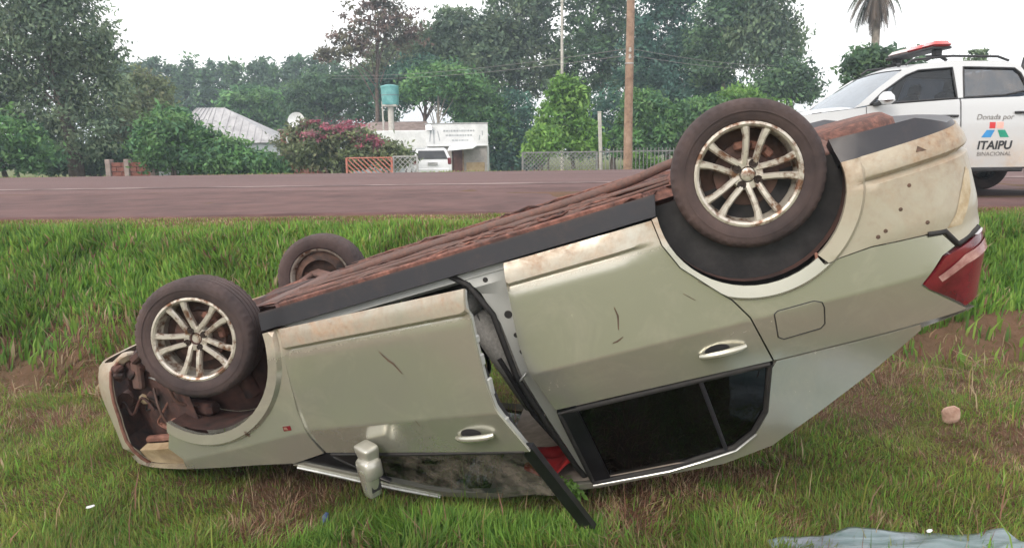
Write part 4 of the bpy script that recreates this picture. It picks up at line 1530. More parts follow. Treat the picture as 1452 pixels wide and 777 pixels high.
# roof rails and light bar
for s_ in (-1, 1):
    y_ = TWD / 2 + s_ * .62
    MB().tube([(2.0, y_, 1.74), (2.08, y_, 1.80), (2.6, y_, 1.845), (3.2, y_, 1.83), (3.35, y_, 1.775)], .016, 7).build('roof_rail', M_TBLK, TRK, 60)
MB().box((1.98, .45, 1.752), (.05, .03, .05), None, .01).build('washer_nozzle', M_TBLK, TRK)
BX = 2.46
lb = MB()
lb.box((BX, TWD / 2, 1.955), (.26, 1.26, .035), None, .012)
lbo = lb.build('light_bar', M_TBLK, TRK)
for y_, l_, mt in ((.44, .33, M_BARR), (.80, .36, M_BARR), (1.26, .50, M_BARC)):
    MB().box((BX, y_, 2.005), (.25, l_, .075), None, .028, .86).build('beacon_lens', mt, lbo, 50)
for y_ in (.42, 1.44):
    ft = MB()
    ft.box((BX, y_, 1.90), (.10, .10, .09), None, .015)
    ft.bar((BX - .14, y_, 1.855), (BX + .14, y_, 1.855), .04, .03, (0, 0, 1), .008)
    ft.bar((BX, y_, 1.88), (BX - .14, y_, 1.80), .05, .03, (0, 0, 1), .008)
    ft.bar((BX, y_, 1.88), (BX + .14, y_, 1.80), .05, .03, (0, 0, 1), .008)
    ft.build('bar_foot', M_TBLK, lbo)
MB().tube([(3.6, .4, 1.62), (3.62, .4, 1.80), (3.9, .4, 1.80), (4.9, .4, 1.30)], .03, 8).build('roll_bar', M_TBLK, TRK, 60)
MB().tube([(3.6, 1.46, 1.62), (3.62, 1.46, 1.80), (3.9, 1.46, 1.80), (4.9, 1.46, 1.30)], .03, 8).build('roll_bar', M_TBLK, TRK, 60)


def truck_wheel(x, s_):
    M_ = Matrix.Translation((x, .13 if s_ < 0 else TWD - .13, .375))
    if s_ > 0:
        M_ = M_ @ Matrix.Rotation(pi, 4, 'Z')
    r_ = MB()
    r_.lathe([(.0, -.05), (.06, -.055), (.07, -.04), (.20, -.06), (.215, -.095), (.228, -.095), (.225, .08), (.2, .09)], 32)
    for k in range(6):
        r_.bar(Matrix.Rotation(k * pi / 3, 3, 'Y') @ Vector((0, -.06, .05)), Matrix.Rotation(k * pi / 3, 3, 'Y') @ Vector((0, -.08, .215)), .05, .04, (0, 1, 0), .008)
    w_ = r_.build('wheel', M_TCH, TRK, 40)
    w_.matrix_local = M_
    MB().lathe([(.222, -.10), (.27, -.125), (.33, -.125), (.365, -.11), (.375, -.08), (.375, .08), (.365, .11), (.33, .125), (.27, .125), (.222, .10)], 40).build('tyre', M_TYRE, w_, 35)


for x_ in (.93, 4.02):
    for s_ in (-1, 1):
        truck_wheel(x_, s_)

# ---- door lettering and emblem


def text_mesh(txt, size, mat, parent, name, bold=0.0, shear=0.0, spacing=1.0, wdt=1.0):
    c = bpy.data.curves.new(name, 'FONT')
    c.body = txt
    c.size = size
    c.align_x = 'CENTER'
    c.offset = bold
    c.shear = shear
    c.space_character = spacing
    c.extrude = .0012
    o = bpy.data.objects.new(name, c)
    COL.objects.link(o)
    dg = bpy.context.evaluated_depsgraph_get()
    me = bpy.data.meshes.new_from_object(o.evaluated_get(dg))
    bpy.data.objects.remove(o)
    for v in me.vertices:
        v.co.x *= wdt
    me.materials.clear()
    me.materials.append(mat)
    return me


def on_door(me, name, x, z, parent, off=.004):
    f = tside(-1, off)
    for v in me.vertices:
        p = f(x + v.co.x, z + v.co.y)
        v.co = (p[0], p[1] - v.co.z, p[2])
    return link(bpy.data.objects.new(name, me), parent)


trd = [o for o in TRK.children if o.name.startswith('rear_door')][0]
M_INK = simple_mat('dark_lettering', (0.015, 0.016, 0.02, 1), (0.03, 0.03, 0.035, 1), 10, .5)
M_INKG = simple_mat('grey_lettering', (0.16, 0.15, 0.15, 1), (0.22, 0.21, 0.2, 1), 10, .5)
M_LR = simple_mat('logo_red', (0.50, 0.03, 0.035, 1), None, 10, .4)
M_LP = simple_mat('logo_salmon', (0.75, 0.38, 0.33, 1), None, 10, .4)
M_LB = simple_mat('logo_blue', (0.03, 0.22, 0.50, 1), None, 10, .4)
M_LG = simple_mat('logo_green', (0.01, 0.25, 0.16, 1), None, 10, .4)
LX = 3.07
on_door(text_mesh('Donada por', .098, M_INKG, trd, 'lettering', 0, .25), 'lettering', LX - .02, 1.005, trd)
on_door(text_mesh('ITAIPU', .150, M_INK, trd, 'lettering', .004, .12, 1.0, 1.0), 'lettering', LX, .625, trd)
on_door(text_mesh('BINACIONAL', .072, M_INKG, trd, 'lettering', 0, 0, 1.05, 1.0), 'lettering', LX + .01, .54, trd)
for poly, mt in (([(-.085, .115), (-.008, .115), (-.008, .195), (-.085, .195)], M_LR), ([(.008, .115), (.095, .115), (.095, .195), (.008, .195)], M_LP),
                 ([(-.18, -.0), (-.055, -.0), (-.01, .095), (-.115, .095)], M_LB), ([(.025, .095), (.12, .095), (.18, 0), (.065, 0)], M_LG)):
    panel('emblem', [(LX + a, .775 + b) for a, b in poly], tside(-1, .003), mt, trd, .05, 0, center=TC)

# ================================================================== BEYOND THE ROAD
GZ0 = .30                       # level of the ground on the far side


def leaf_mat(name, trans=.35, rough=.6):
    m, n, p, o = new_mat(name)
    at = nd(n, 'ShaderNodeAttribute', attribute_name='tint')
    n.links.new(at.outputs['Color'], p.inputs['Base Color'])
    p.inputs['Roughness'].default_value = rough
    p.inputs['Specular IOR Level'].default_value = .3
    tl = nd(n, 'ShaderNodeBsdfTranslucent')
    n.links.new(at.outputs['Color'], tl.inputs[0])
    mx_ = nd(n, 'ShaderNodeMixShader')
    mx_.inputs[0].default_value = trans
    n.links.new(p.outputs[0], mx_.inputs[1])
    n.links.new(tl.outputs[0], mx_.inputs[2])
    n.links.new(mx_.outputs[0], o.inputs[0])
    return m


M_LEAF = leaf_mat('foliage')
M_BARK = simple_mat('bark', (0.075, 0.055, 0.045, 1), (0.17, 0.13, 0.11, 1), 6, .95, bmp=.6)
M_BARKL = simple_mat('pale_bark', (0.17, 0.15, 0.13, 1), (0.32, 0.29, 0.25, 1), 5, .95, bmp=.5)
PAL = dict(
    dark=[[.058, .105, .058], [.076, .128, .062], [.066, .108, .072], [.092, .145, .070]],
    grey=[[.092, .130, .080], [.115, .150, .088], [.080, .116, .082], [.130, .158, .095]],
    mid=[[.080, .160, .062], [.100, .195, .070], [.070, .140, .074], [.120, .205, .075]],
    bright=[[.155, .29, .060], [.20, .35, .072], [.12, .235, .060], [.23, .37, .09]],
    olive=[[.135, .160, .078], [.16, .175, .09], [.11, .13, .07], [.155, .150, .09]],
    brown=[[.16, .105, .09], [.13, .115, .075], [.115, .10, .078], [.18, .115, .105]],
    teal=[[.052, .115, .092], [.066, .135, .105], [.048, .100, .088], [.080, .148, .100]],
    sage=[[.115, .155, .098], [.14, .178, .112], [.095, .135, .098], [.155, .185, .115]],
    pink=[[.50, .12, .19], [.42, .16, .21], [.34, .10, .15], [.46, .22, .27]])


def crown_arrays(rng, blobs, n_leaf, leaf, pal, droop=0.0, clump=.28, hollow=.55):
    """leaves in many small clumps spread through the blobs (cx, cy, cz, rx, ry, rz, weight)"""
    pal = np.array(PAL[pal]) * (1.0 if pal in ('bright', 'pink') else 1.38) * np.array([.95, 1.04, 1.0])
    wts = np.array([b[6] for b in blobs], float)
    wts /= wts.sum()
    per = 34
    nc = max(6, n_leaf // per)
    bi = rng.choice(len(blobs), nc, p=wts)
    B = np.array([b[:6] for b in blobs])[bi]
    d = rng.normal(size=(nc, 3))
    d /= np.linalg.norm(d, axis=1)[:, None]
    rad = (hollow + (1 - hollow) * rng.random(nc)) * rng.uniform(.82, 1.1, nc)
    cc = B[:, :3] + d * rad[:, None] * B[:, 3:6]
    tone = rng.uniform(.6, 1.35, nc)
    hue = rng.integers(0, len(pal), nc)
    n = nc * per
    ci = np.repeat(np.arange(nc), per)
    cs = (clump * rng.uniform(.6, 1.5, nc))[ci]
    p = cc[ci] + rng.normal(size=(n, 3)) * cs[:, None] * np.array([1, 1, .62]) * .6
    p[:, 2] -= np.abs(rng.normal(size=n)) * cs * droop
    nrm = rng.normal(size=(n, 3)) + d[ci] * .7 + np.array([0, 0, .5])
    nrm /= np.linalg.norm(nrm, axis=1)[:, None]
    t = np.cross(nrm, rng.normal(size=(n, 3)))
    if droop:
        t = t * .5 + np.array([0, 0, -droop])
        t -= nrm * np.sum(t * nrm, 1)[:, None]
    t /= np.linalg.norm(t, axis=1)[:, None] + 1e-9
    b = np.cross(nrm, t)
    L = (leaf * 1.22 * rng.uniform(.6, 1.4, n))[:, None]
    V = np.stack([p - t * L, p + b * L * .45, p + t * L, p - b * L * .45], 1)
    c = pal[hue[ci]] * tone[ci][:, None] * rng.uniform(.75, 1.25, (n, 1))
    return V.reshape(-1, 3), (np.arange(n) * 4)[:, None] + np.arange(4)[None], np.repeat(c, 4, 0), cc


def tree(name, label, base, blobs, n_leaf, leaf, pal, trunk_r=.16, trunk_top=None, limbs=7, seed=1, droop=0.0, clump=.28, group=None, bark=None, cat='tree', hollow=.55, stems=1, split=.45):
    rng = np.random.default_rng(seed)
    R_ = random.Random(seed)
    root = empty(name, base)
    V, F, T, cc = crown_arrays(rng, blobs, n_leaf, leaf, pal, droop, clump, hollow)
    mesh_np('crown', V, F, None, T, M_LEAF, root)
    mb = MB()
    cen = np.average(np.array([b[:3] for b in blobs]), axis=0, weights=[b[6] for b in blobs])
    top = trunk_top or cen[2]
    for s in range(stems):
        ox, oy = (R_.uniform(-.25, .25), R_.uniform(-.2, .2)) if stems > 1 else (0, 0)
        bx, by = cen[0] * .8 + R_.uniform(-.1, .1) * top * .3, cen[1] * .8
        pts = [(ox, oy, -.15)] + [(ox + bx * (t ** 1.5) + R_.uniform(-.05, .05), oy + by * t, top * t) for t in (.2, .4, .6, .8, 1.0)]
        mb.tube(pts, [trunk_r * 1.25, trunk_r, trunk_r * .85, trunk_r * .7, trunk_r * .5, trunk_r * .28], 8)
        for k in range(limbs):
            t = R_.uniform(split, .95)
            i = min(4, int(t * 5))
            a = Vector(pts[i]).lerp(Vector(pts[i + 1]), t * 5 - i)
            e = Vector(cc[R_.randrange(len(cc))])
            if e.z < a.z - .3:
                e.z = a.z + R_.uniform(.1, .8)
            m_ = a.lerp(e, .5) + Vector((0, 0, .12 * (e - a).length))
            r_ = trunk_r * .42 * (1.15 - t)
            mb.tube([a, a.lerp(m_, .5) + Vector((0, 0, .05)), m_, e], [r_ * 1.3, r_, r_ * .7, r_ * .25], 5)
    mb.build('trunk', bark or M_BARK, root, 60)
    tag(root, label, cat, group)
    return root


def blobs_px(base, Y, ells):
    """crown lobes from photo outlines (u, v, half width px, half height px, weight) at distance Y"""
    o = []
    for u, v, ru, rv, wgt in ells:
        c = pix(u, v, Y) - Vector(base)
        rx, rz = ru / FPX * Y, rv / FPX * Y
        o.append((c.x, c.y + random.uniform(-.3, .3) * rx, c.z, rx, rx * .8, rz, wgt))
    return o


def px_tree(name, label, u_base, Y, ells, n_leaf, leaf, pal, seed, **kw):
    b = pix(u_base, 230, Y)
    base = (b.x, b.y, GZ0)
    random.seed(seed)
    return tree(name, label, base, blobs_px(base, Y, ells), n_leaf, leaf, pal, seed=seed, **kw)


# ---- left side
px_tree('broad_tree', 'tall broad grey-green tree with several stems at the roadside beside the brick wall', 105, 29,
        [(30, 60, 85, 70, 3), (90, 30, 70, 60, 2.4), (120, 110, 50, 60, 1.6), (40, 150, 75, 60, 2), (110, 180, 60, 40, 1.1), (-40, 90, 70, 90, 1.5), (60, -40, 90, 50, 1.5), (150, 60, 18, 35, .3)],
        30000, .085, 'sage', 101, trunk_r=.17, limbs=10, stems=3, droop=.5, clump=.42)
px_tree('leafy_bush', 'rounded fresh green bush under the broad roadside tree', 15, 26.5, [(5, 195, 60, 48, 2), (45, 220, 35, 28, 1), (-45, 205, 45, 45, 1)], 9000, .08, 'mid', 102, trunk_r=.06, limbs=5, stems=3, clump=.3, cat='bush')
px_tree('slender_tree', 'thin brownish olive tree between the broad tree and the white roofed house', 205, 36, [(205, 135, 32, 38, 2), (190, 165, 30, 30, 1), (225, 165, 28, 28, 1)], 5200, .10, 'olive', 103, trunk_r=.10, clump=.35)
px_tree('low_tree', 'olive brown low tree above the brick wall, beside the broad tree', 165, 31, [(170, 195, 40, 40, 2), (200, 205, 30, 30, 1)], 5000, .09, 'olive', 104, trunk_r=.07, stems=2, clump=.32)
for k, (u, v, ru, rv, lab, s) in enumerate(((240, 195, 46, 48, 'large dense green shrub beside the brick wall', 105), (300, 216, 48, 32, 'wide dense green shrub in front of the white roofed house', 106), (362, 233, 32, 17, 'low dense green shrub beside the flowering bougainvillea', 107))):
    px_tree('dense_shrub', lab, u, 27.0 + .5 * k, [(u, v, ru, rv, 2), (u - 18, v + 14, ru * .7, rv * .7, 1), (u + 18, v + 12, ru * .7, rv * .7, 1)], 9500, .085, 'mid', s, trunk_r=.05, stems=4, clump=.3, cat='shrub', group=None)

px_tree('leafy_bush', 'dark green bush between the broad tree trunk and the brick wall', 140, 30, [(138, 225, 30, 22, 2), (75, 228, 32, 20, 2), (165, 222, 24, 24, 1)], 8000, .085, 'dark', 108, trunk_r=.05, stems=4, clump=.3, cat='bush')
# ---- far row of tall eucalyptus
eu = random.Random(9)
for k in range(19):
    u = 168 + k * 17 + eu.uniform(-4, 4)
    tp = eu.uniform(84, 104)
    Y = 82 + eu.uniform(-4, 6)
    px_tree('eucalyptus', 'tall slim eucalyptus in the distant row behind the houses', u, Y,
            [(u + eu.uniform(-2, 2), tp + 6, 2.6, 11, .9), (u, tp + 26, 5.5, 16, 1.3), (u + eu.uniform(-3, 3), tp + 52, 10, 22, 2), (u, tp + 86, 14, 26, 1.7)], 2800, .21, 'dark', 200 + k,
            trunk_r=.2, limbs=4, clump=.58, group='distant row of eucalyptus')
px_tree('round_tree', 'rounded leafy green tree behind the white roofed house', 360, 62, [(358, 150, 42, 28, 2), (335, 160, 24, 20, 1), (382, 160, 24, 20, 1)], 6500, .17, 'mid', 230, trunk_r=.2, clump=.5)

# ---- wood behind the shop and fence
px_tree('sparse_tree', 'tall airy reddish tree with sky showing between its leaves', 535, 46, [(535, 20, 60, 45, 2), (500, 60, 42, 30, 1.2), (570, 50, 32, 34, 1), (462, 78, 18, 12, .3), (545, -20, 45, 35, 1)], 5200, .12, 'brown', 240, trunk_r=.16, limbs=16, clump=.42, hollow=.25)
WOOD = [
    ('tall_dense_tree', 'tall grey-green tree with a domed crown behind the shop', 645, 50, [(650, 50, 48, 42, 2), (620, 80, 40, 36, 1.2), (690, 80, 40, 45, 1.3), (655, 120, 50, 40, 1)], 17000, .14, 'grey', 241),
    ('tall_dense_tree', 'very tall grey tree rising behind the bright green tree by the fence', 735, 52, [(735, 20, 55, 55, 2), (760, 90, 50, 50, 1.5), (705, 100, 40, 50, 1), (740, -40, 50, 40, 1)], 17000, .14, 'grey', 242),
    ('tall_dense_tree', 'very tall dark tree directly behind the utility pole', 850, 52, [(850, 10, 60, 60, 2), (830, 90, 55, 50, 1.5), (890, 90, 50, 60, 1.2), (860, -45, 60, 40, 1)], 18000, .14, 'dark', 243),
    ('tall_dense_tree', 'tall blue-green tree right of the utility pole', 945, 48, [(945, 40, 52, 55, 2), (920, 100, 48, 48, 1.5), (975, 110, 45, 45, 1.2), (950, -20, 50, 35, 1)], 17000, .13, 'teal', 244),
    ('pale_trunk_tree', 'tall dark tree with a pale trunk among the wood', 1025, 44, [(1025, 40, 42, 45, 2), (1010, 85, 40, 35, 1.2), (1040, 0, 35, 30, 1)], 11000, .12, 'dark', 245),
    ('drooping_tree', 'tall grey tree with drooping leaves at the end of the wood', 1085, 42, [(1095, 20, 38, 30, 1.6), (1070, 55, 36, 36, 1.4), (1125, 40, 22, 22, .7), (1100, 75, 30, 26, .8), (1090, -25, 34, 26, .8)], 9000, .12, 'grey', 246),
    ('dark_bushy_tree', 'dark bushy tree at the end of the wood beside the pickup', 1120, 40, [(1120, 110, 32, 26, 2), (1095, 120, 25, 22, 1), (1142, 125, 16, 16, .6)], 7000, .11, 'dark', 247),
    ('leafy_tree', 'leafy teal green tree behind the water tank', 600, 47, [(600, 110, 55, 32, 2), (560, 125, 38, 28, 1), (650, 130, 40, 30, 1)], 13000, .12, 'teal', 248),
    ('leafy_tree', 'green tree with a visible forked pale trunk behind the signboard shop', 621, 42, [(625, 110, 40, 24, 1.5), (590, 125, 25, 18, .7), (660, 120, 26, 20, .7)], 5200, .10, 'mid', 249),
    ('leafy_tree', 'mid green tree rising beside the signboard shop', 680, 43, [(680, 150, 32, 35, 2), (700, 180, 28, 34, 1), (665, 170, 20, 20, .6)], 8500, .10, 'mid', 250),
    ('leafy_tree', 'dark teal tree between the shop and the bright green trees', 725, 44, [(728, 175, 30, 55, 2), (745, 210, 25, 35, 1), (712, 220, 20, 26, .7)], 9000, .11, 'teal', 251),
    ('leafy_tree', 'dim teal tree low behind the utility pole', 870, 45, [(870, 170, 40, 45, 2), (900, 190, 30, 30, 1), (840, 190, 30, 30, 1)], 9000, .11, 'teal', 252),
    ('leafy_tree', 'dim teal tree low behind the fence, beyond the hedge', 990, 46, [(985, 130, 45, 40, 2), (1030, 140, 40, 30, 1), (955, 160, 30, 35, .8)], 9000, .11, 'teal', 253),
    ('leafy_tree', 'dark green tree behind the bougainvillea and the satellite dish', 455, 58, [(455, 130, 40, 30, 2), (500, 130, 40, 34, 1.5), (425, 150, 26, 24, .7), (530, 150, 40, 34, 1)], 11000, .14, 'dark', 254),
    ('tall_dense_tree', 'grey-brown tree filling the gap above the water tank', 560, 60, [(560, 90, 45, 30, 1.5), (600, 75, 40, 30, 1.2), (520, 115, 35, 25, 1)], 9000, .16, 'olive', 255),
]
for nm, lab, u, Y, el, nl, lf, pl, sd in WOOD:
    pale = nm in ('pale_trunk_tree', 'drooping_tree') or sd == 249
    px_tree(nm, lab, u, Y, el, nl, lf, pl, sd, trunk_r=.17 if sd != 249 else .10, limbs=10, clump=.5, droop=.9 if nm == 'drooping_tree' else .15, bark=M_BARKL if pale else None, split=.3 if sd == 249 else .45)
# ---- bright trees along the fence
px_tree('bright_tree', 'bright green leafy tree with a pointed top behind the lattice fence', 812, 33, [(806, 130, 26, 28, 1.3), (800, 165, 40, 32, 2), (825, 190, 28, 28, 1)], 9500, .10, 'bright', 261, trunk_r=.09, clump=.30, droop=.4)
px_tree('bright_bush', 'small bright green bush at the fence corner', 772, 31, [(774, 196, 24, 20, 2), (765, 212, 18, 14, 1)], 4500, .085, 'bright', 262, trunk_r=.05, stems=3, clump=.26, droop=.3, cat='bush')
px_tree('bright_tree', 'green leafy tree right behind the utility pole, above the fence', 915, 33, [(915, 155, 34, 30, 2), (935, 180, 32, 30, 1.4), (895, 185, 26, 26, 1), (910, 205, 38, 22, 1)], 10000, .095, 'mid', 263, trunk_r=.09, clump=.3, droop=.3)
px_tree('bright_bush', 'green hedge-like bush above the railings beside the car wheel', 985, 33, [(985, 165, 32, 24, 2), (1010, 150, 24, 14, .8), (965, 195, 28, 26, 1)], 7500, .09, 'mid', 264, trunk_r=.06, stems=3, clump=.28, cat='bush')
px_tree('bright_bush', 'yellowish green bush topping out behind the raised car wheel', 1055, 34, [(1050, 138, 30, 14, 2), (1030, 155, 30, 20, 1), (1085, 160, 30, 22, 1)], 6000, .09, 'bright', 265, trunk_r=.06, stems=3, clump=.28, cat='bush')
px_tree('low_weeds', 'low bright weeds growing at the foot of the utility pole', 905, 27, [(905, 228, 14, 9, 1), (925, 232, 12, 6, 1)], 1600, .07, 'bright', 266, trunk_r=.02, stems=3, limbs=3, clump=.16, cat='weeds')
# ---- right edge
px_tree('leafy_shrub', 'dark leafy shrub behind the pickup roof at the foot of the palm', 1230, 24, [(1230, 88, 28, 20, 2), (1262, 84, 24, 16, 1), (1212, 108, 16, 18, .7), (1290, 92, 18, 14, .6)], 3600, .085, 'dark', 271, trunk_r=.05, stems=2, clump=.22)
px_tree('leafy_shrub', 'small lone treetop showing over the pickup roof', 1386, 26, [(1386, 82, 11, 12, 1)], 420, .07, 'grey', 272, trunk_r=.04, clump=.14)

# ---- palm
pb = pix(1229, 200, 30)
pt = pix(1243, -14, 30)
palm = empty('palm_tree', (pb.x, pb.y, GZ0))
tag(palm, 'palm with a slim bare trunk and drooping dry fronds above the pickup', 'palm tree')
h_ = pt - Vector((pb.x, pb.y, GZ0))
MB().tube([h_ * t + Vector((.12 * sin(t * 3), 0, 0)) for t in (-.01, .15, .3, .5, .7, .85, 1, 1.06)], [.24, .19, .17, .16, .15, .16, .19, .12], 10).build('trunk', M_BARKL, palm, 60)
pr = random.Random(4)
M_FROND = leaf_mat('palm_frond', .25)
for k in range(44):
    az = 2 * pi * k / 44 * 2.618 + pr.uniform(-.2, .2)
    el = pr.uniform(-1.25, .7)
    L_ = pr.uniform(1.3, 1.9)
    P, d_ = [Vector(h_)], Vector((cos(az) * cos(el), sin(az) * cos(el), sin(el)))
    for i in range(9):
        d_ = (d_ + Vector((0, 0, -.27))).normalized()
        P.append(P[-1] + d_ * L_ / 9)
    V, F, T = [], [], []
    c0 = pr.choice(([.07, .085, .05], [.055, .08, .045], [.13, .095, .07]) if el > -.3 else ([.13, .10, .08], [.10, .08, .065]))
    for i in range(1, 10):
        d_ = (P[i] - P[i - 1]).normalized()
        sd_ = d_.cross(Vector((0, 0, 1)))
        sd_ = sd_.normalized() if sd_.length > 1e-3 else Vector((1, 0, 0))
        for q in range(3):
            o_ = P[i - 1].lerp(P[i], q / 3)
            for s_ in (-1, 1):
                ll = .42 * sin(pi * min(1, (i + q / 3) / 10.5)) ** .6 * pr.uniform(.7, 1.1)
                e = o_ + (sd_ * s_ * .55 + d_ * .55 + Vector((0, 0, -.75))).normalized() * ll
                wv = d_ * .03
                b_ = len(V)
                V += [o_ - wv, o_ + wv, e]
                F.append((b_, b_ + 1, b_ + 2))
                T += [np.array(c0) * pr.uniform(.7, 1.2)] * 3
    mesh_np('frond', np.array(V), None, np.array(F), np.array(T), M_FROND, palm)

# ---- bougainvillea
bb = pix(480, 230, 29)
random.seed(3)
bou = empty('bougainvillea', (bb.x, bb.y, GZ0))
tag(bou, 'sprawling bougainvillea with pink flowers beside the red lattice gate', 'shrub')
B1 = blobs_px((bb.x, bb.y, GZ0), 29, [(440, 207, 42, 34, 2), (490, 210, 46, 34, 2), (550, 222, 40, 18, 1), (530, 210, 30, 14, .6)])
V, F, T, cc = crown_arrays(np.random.default_rng(31), B1, 14000, .075, 'olive', 0, .28)
mesh_np('crown', V, F, None, T, M_LEAF, bou)
B2 = blobs_px((bb.x, bb.y, GZ0), 28.7, [(490, 184, 26, 12, 1.4), (450, 188, 36, 18, 1.0), (520, 205, 24, 14, .9), (430, 210, 24, 20, .4)])
V, F, T, cc = crown_arrays(np.random.default_rng(32), B2, 3300, .05, 'pink', 0, .16)
mesh_np('flowers', V, F, None, T, M_LEAF, bou)
mb = MB()
for k in range(6):
    mb.tube([(pr.uniform(-.4, .4), 0, -.1), (pr.uniform(-.8, .8), pr.uniform(-.2, .2), .7), (pr.uniform(-1.6, 1.6), pr.uniform(-.3, .3), 1.5)], [.05, .035, .015], 6)
mb.build('trunk', M_BARK, bou, 60)

# ---- buildings
M_WHITE = simple_mat('whitewash', (0.62, 0.64, 0.66, 1), (0.76, 0.78, 0.80, 1), 2.5, .8, detail=7)
M_ROOFW = simple_mat('pale_sheet_roof', (0.30, 0.30, 0.32, 1), (0.46, 0.46, 0.48, 1), 2.0, .6, detail=7)
M_ROOFB = simple_mat('weathered_tiles', (0.22, 0.17, 0.16, 1), (0.36, 0.29, 0.27, 1), 3, .9)
M_WALLB = simple_mat('bluish_plaster', (0.26, 0.31, 0.36, 1), (0.38, 0.42, 0.46, 1), 2, .9)
M_BRICK = simple_mat('grey_block', (0.28, 0.27, 0.27, 1), (0.40, 0.37, 0.36, 1), 5, .95)
M_BRICKR = simple_mat('red_brick', (0.15, 0.052, 0.040, 1), (0.25, 0.10, 0.075, 1), 7, .95, bmp=.3)
M_WOOD = simple_mat('brown_door', (0.085, 0.035, 0.03, 1), (0.15, 0.07, 0.06, 1), 8, .8)
M_DARK = simple_mat('dark_opening', (0.02, 0.022, 0.025, 1), (0.04, 0.042, 0.046, 1), 5, .5)
M_SIGNTXT = simple_mat('faded_sign_ink', (0.30, 0.33, 0.36, 1), (0.42, 0.44, 0.47, 1), 6, .7)
M_STEEL = simple_mat('galvanised', (0.30, 0.31, 0.32, 1), (0.48, 0.48, 0.48, 1), 9, .5, .4)
M_FENCE = simple_mat('dull_fence_steel', (0.16, 0.165, 0.17, 1), (0.27, 0.27, 0.27, 1), 9, .6, .3)
M_RUST = simple_mat('red_lattice_paint', (0.36, 0.11, 0.08, 1), (0.52, 0.22, 0.17, 1), 9, .8)
M_TEAL = simple_mat('teal_tank', (0.09, 0.30, 0.31, 1), (0.17, 0.42, 0.42, 1), 3, .5)
M_TEALD = simple_mat('teal_tank_lid', (0.13, 0.20, 0.22, 1), (0.20, 0.28, 0.29, 1), 3, .6)
M_CONC = simple_mat('concrete_post', (0.36, 0.35, 0.32, 1), (0.52, 0.50, 0.46, 1), 6, .9, bmp=.3)
M_POLE = simple_mat('wooden_pole', (0.20, 0.125, 0.085, 1), (0.36, 0.25, 0.18, 1), 4, .95, bmp=.5, detail=8)


def local(b, u, v, Y):
    return pix(u, v, Y) - Vector(b)


# white roofed house
A, B_ = pix(262, 205, 46), pix(402, 205, 46)
hs = empty('white_roofed_house', ((A.x + B_.x) / 2, 46, GZ0))
tag(hs, 'low house with a long pale sheet roof behind the dense shrubs', 'house')
W2 = (B_.x - A.x) / 2
zE, zR = pix(400, 200, 46).z - GZ0, pix(300, 150, 46).z - GZ0
MB().box((0, 2.2, zE / 2 - .05), (2 * W2 - .3, 4.0, zE + .02), None, .02).build('wall', M_WALLB, hs, 30)
xr = pix(285, 150, 46).x - hs.location.x
rf = MB().add([(-W2 - 1.6, 0, zE - .1), (W2, 0, zE - .1), (W2, 4.4, zE - .1), (-W2 - 1.6, 4.4, zE - .1), (xr - 1.2, 2.2, zR), (xr + .6, 2.2, zR)],
              [(0, 1, 5, 4), (1, 2, 5), (2, 3, 4, 5), (3, 0, 4), (0, 3, 2, 1)])
ro = rf.build('roof', M_ROOFW, hs, 0)
sh = Vector((xr + .6, 2.2, zR))
for k in range(17):                                  # raised sheet seams on the slope that faces the road
    t = k / 16
    a = Vector((-W2 - 1.6 + (2 * W2 + 1.6) * t, -.02, zE - .085))
    xt = max(xr - 1.2, min(xr + .6, a.x * .45 + xr * .55))
    b = Vector((xt, 2.18, zR + .015))
    if a.x > xr + .6:
        b = Vector((xr + .6, 2.2, zR)).lerp(Vector((W2, 0, zE - .1)), (a.x - xr - .6) / (W2 - xr - .6) * .98) + Vector((0, 0, .02))
    MB().bar(a, b, .05, .03).build('roof_seam', M_ROOFW, ro)
MB().box((W2 * .35, .19, zE * .45), (.9, .06, .9), None, .01).build('window', M_DARK, hs)
px = pix(190, 165, 47)
h2 = empty('gable_house', (px.x, 47, GZ0))
tag(h2, 'white gable of a house glimpsed through the trees beside the brick wall', 'house')
MB().add([(-1.2, 0, -.05), (1.2, 0, -.05), (1.2, 0, 3.2), (0, 0, 4.2), (-1.2, 0, 3.2), (-1.2, 5, -.05), (1.2, 5, -.05), (1.2, 5, 3.2), (0, 5, 4.2), (-1.2, 5, 3.2)],
         [(0, 1, 2, 3, 4), (9, 8, 7, 6, 5), (0, 5, 6, 1), (1, 6, 7, 2), (4, 9, 5, 0)]).build('wall', M_WHITE, h2, 0)
MB().add([(-1.4, -.2, 3.1), (0, -.2, 4.3), (1.4, -.2, 3.1), (-1.4, 5.2, 3.1), (0, 5.2, 4.3), (1.4, 5.2, 3.1)], [(0, 1, 4, 3), (1, 2, 5, 4)]).build('roof', M_ROOFW, h2, 0)

# brick garden wall, piers and bricks
q0_, q1_ = pix(155, 240, 27.4), pix(218, 240, 27.4)
bw = empty('brick_wall', (q0_.x, 27.4, GZ0))
tag(bw, 'low red brick garden wall with pale piers under the trees', 'wall')
Lw = q1_.x - q0_.x
MB().box((Lw / 2, .12, .52), (Lw, .16, 1.10), None, .0).build('wall_core', M_BRICK, bw, 0)
bk = MB().box((0, 0, 0), (.37, .09, .165), None, .012).build('brick', M_BRICKR, bw, 0)
first = True
for r in range(6):
    for k in range(int(Lw / .385) + 1):
        x = k * .385 + (.19 if r % 2 else 0)
        if x > Lw - .1:
            continue
        o = bk if first else bk.copy()
        if not first:
            COL.objects.link(o)
        first = False
        o.location = (x + .1, random.uniform(-.006, .006), .09 + r * .18)
for x in (0, Lw * .42, Lw):
    MB().box((x, .04, .60), (.20, .30, 1.20), None, .02).build('pier', M_ROOFB, bw)

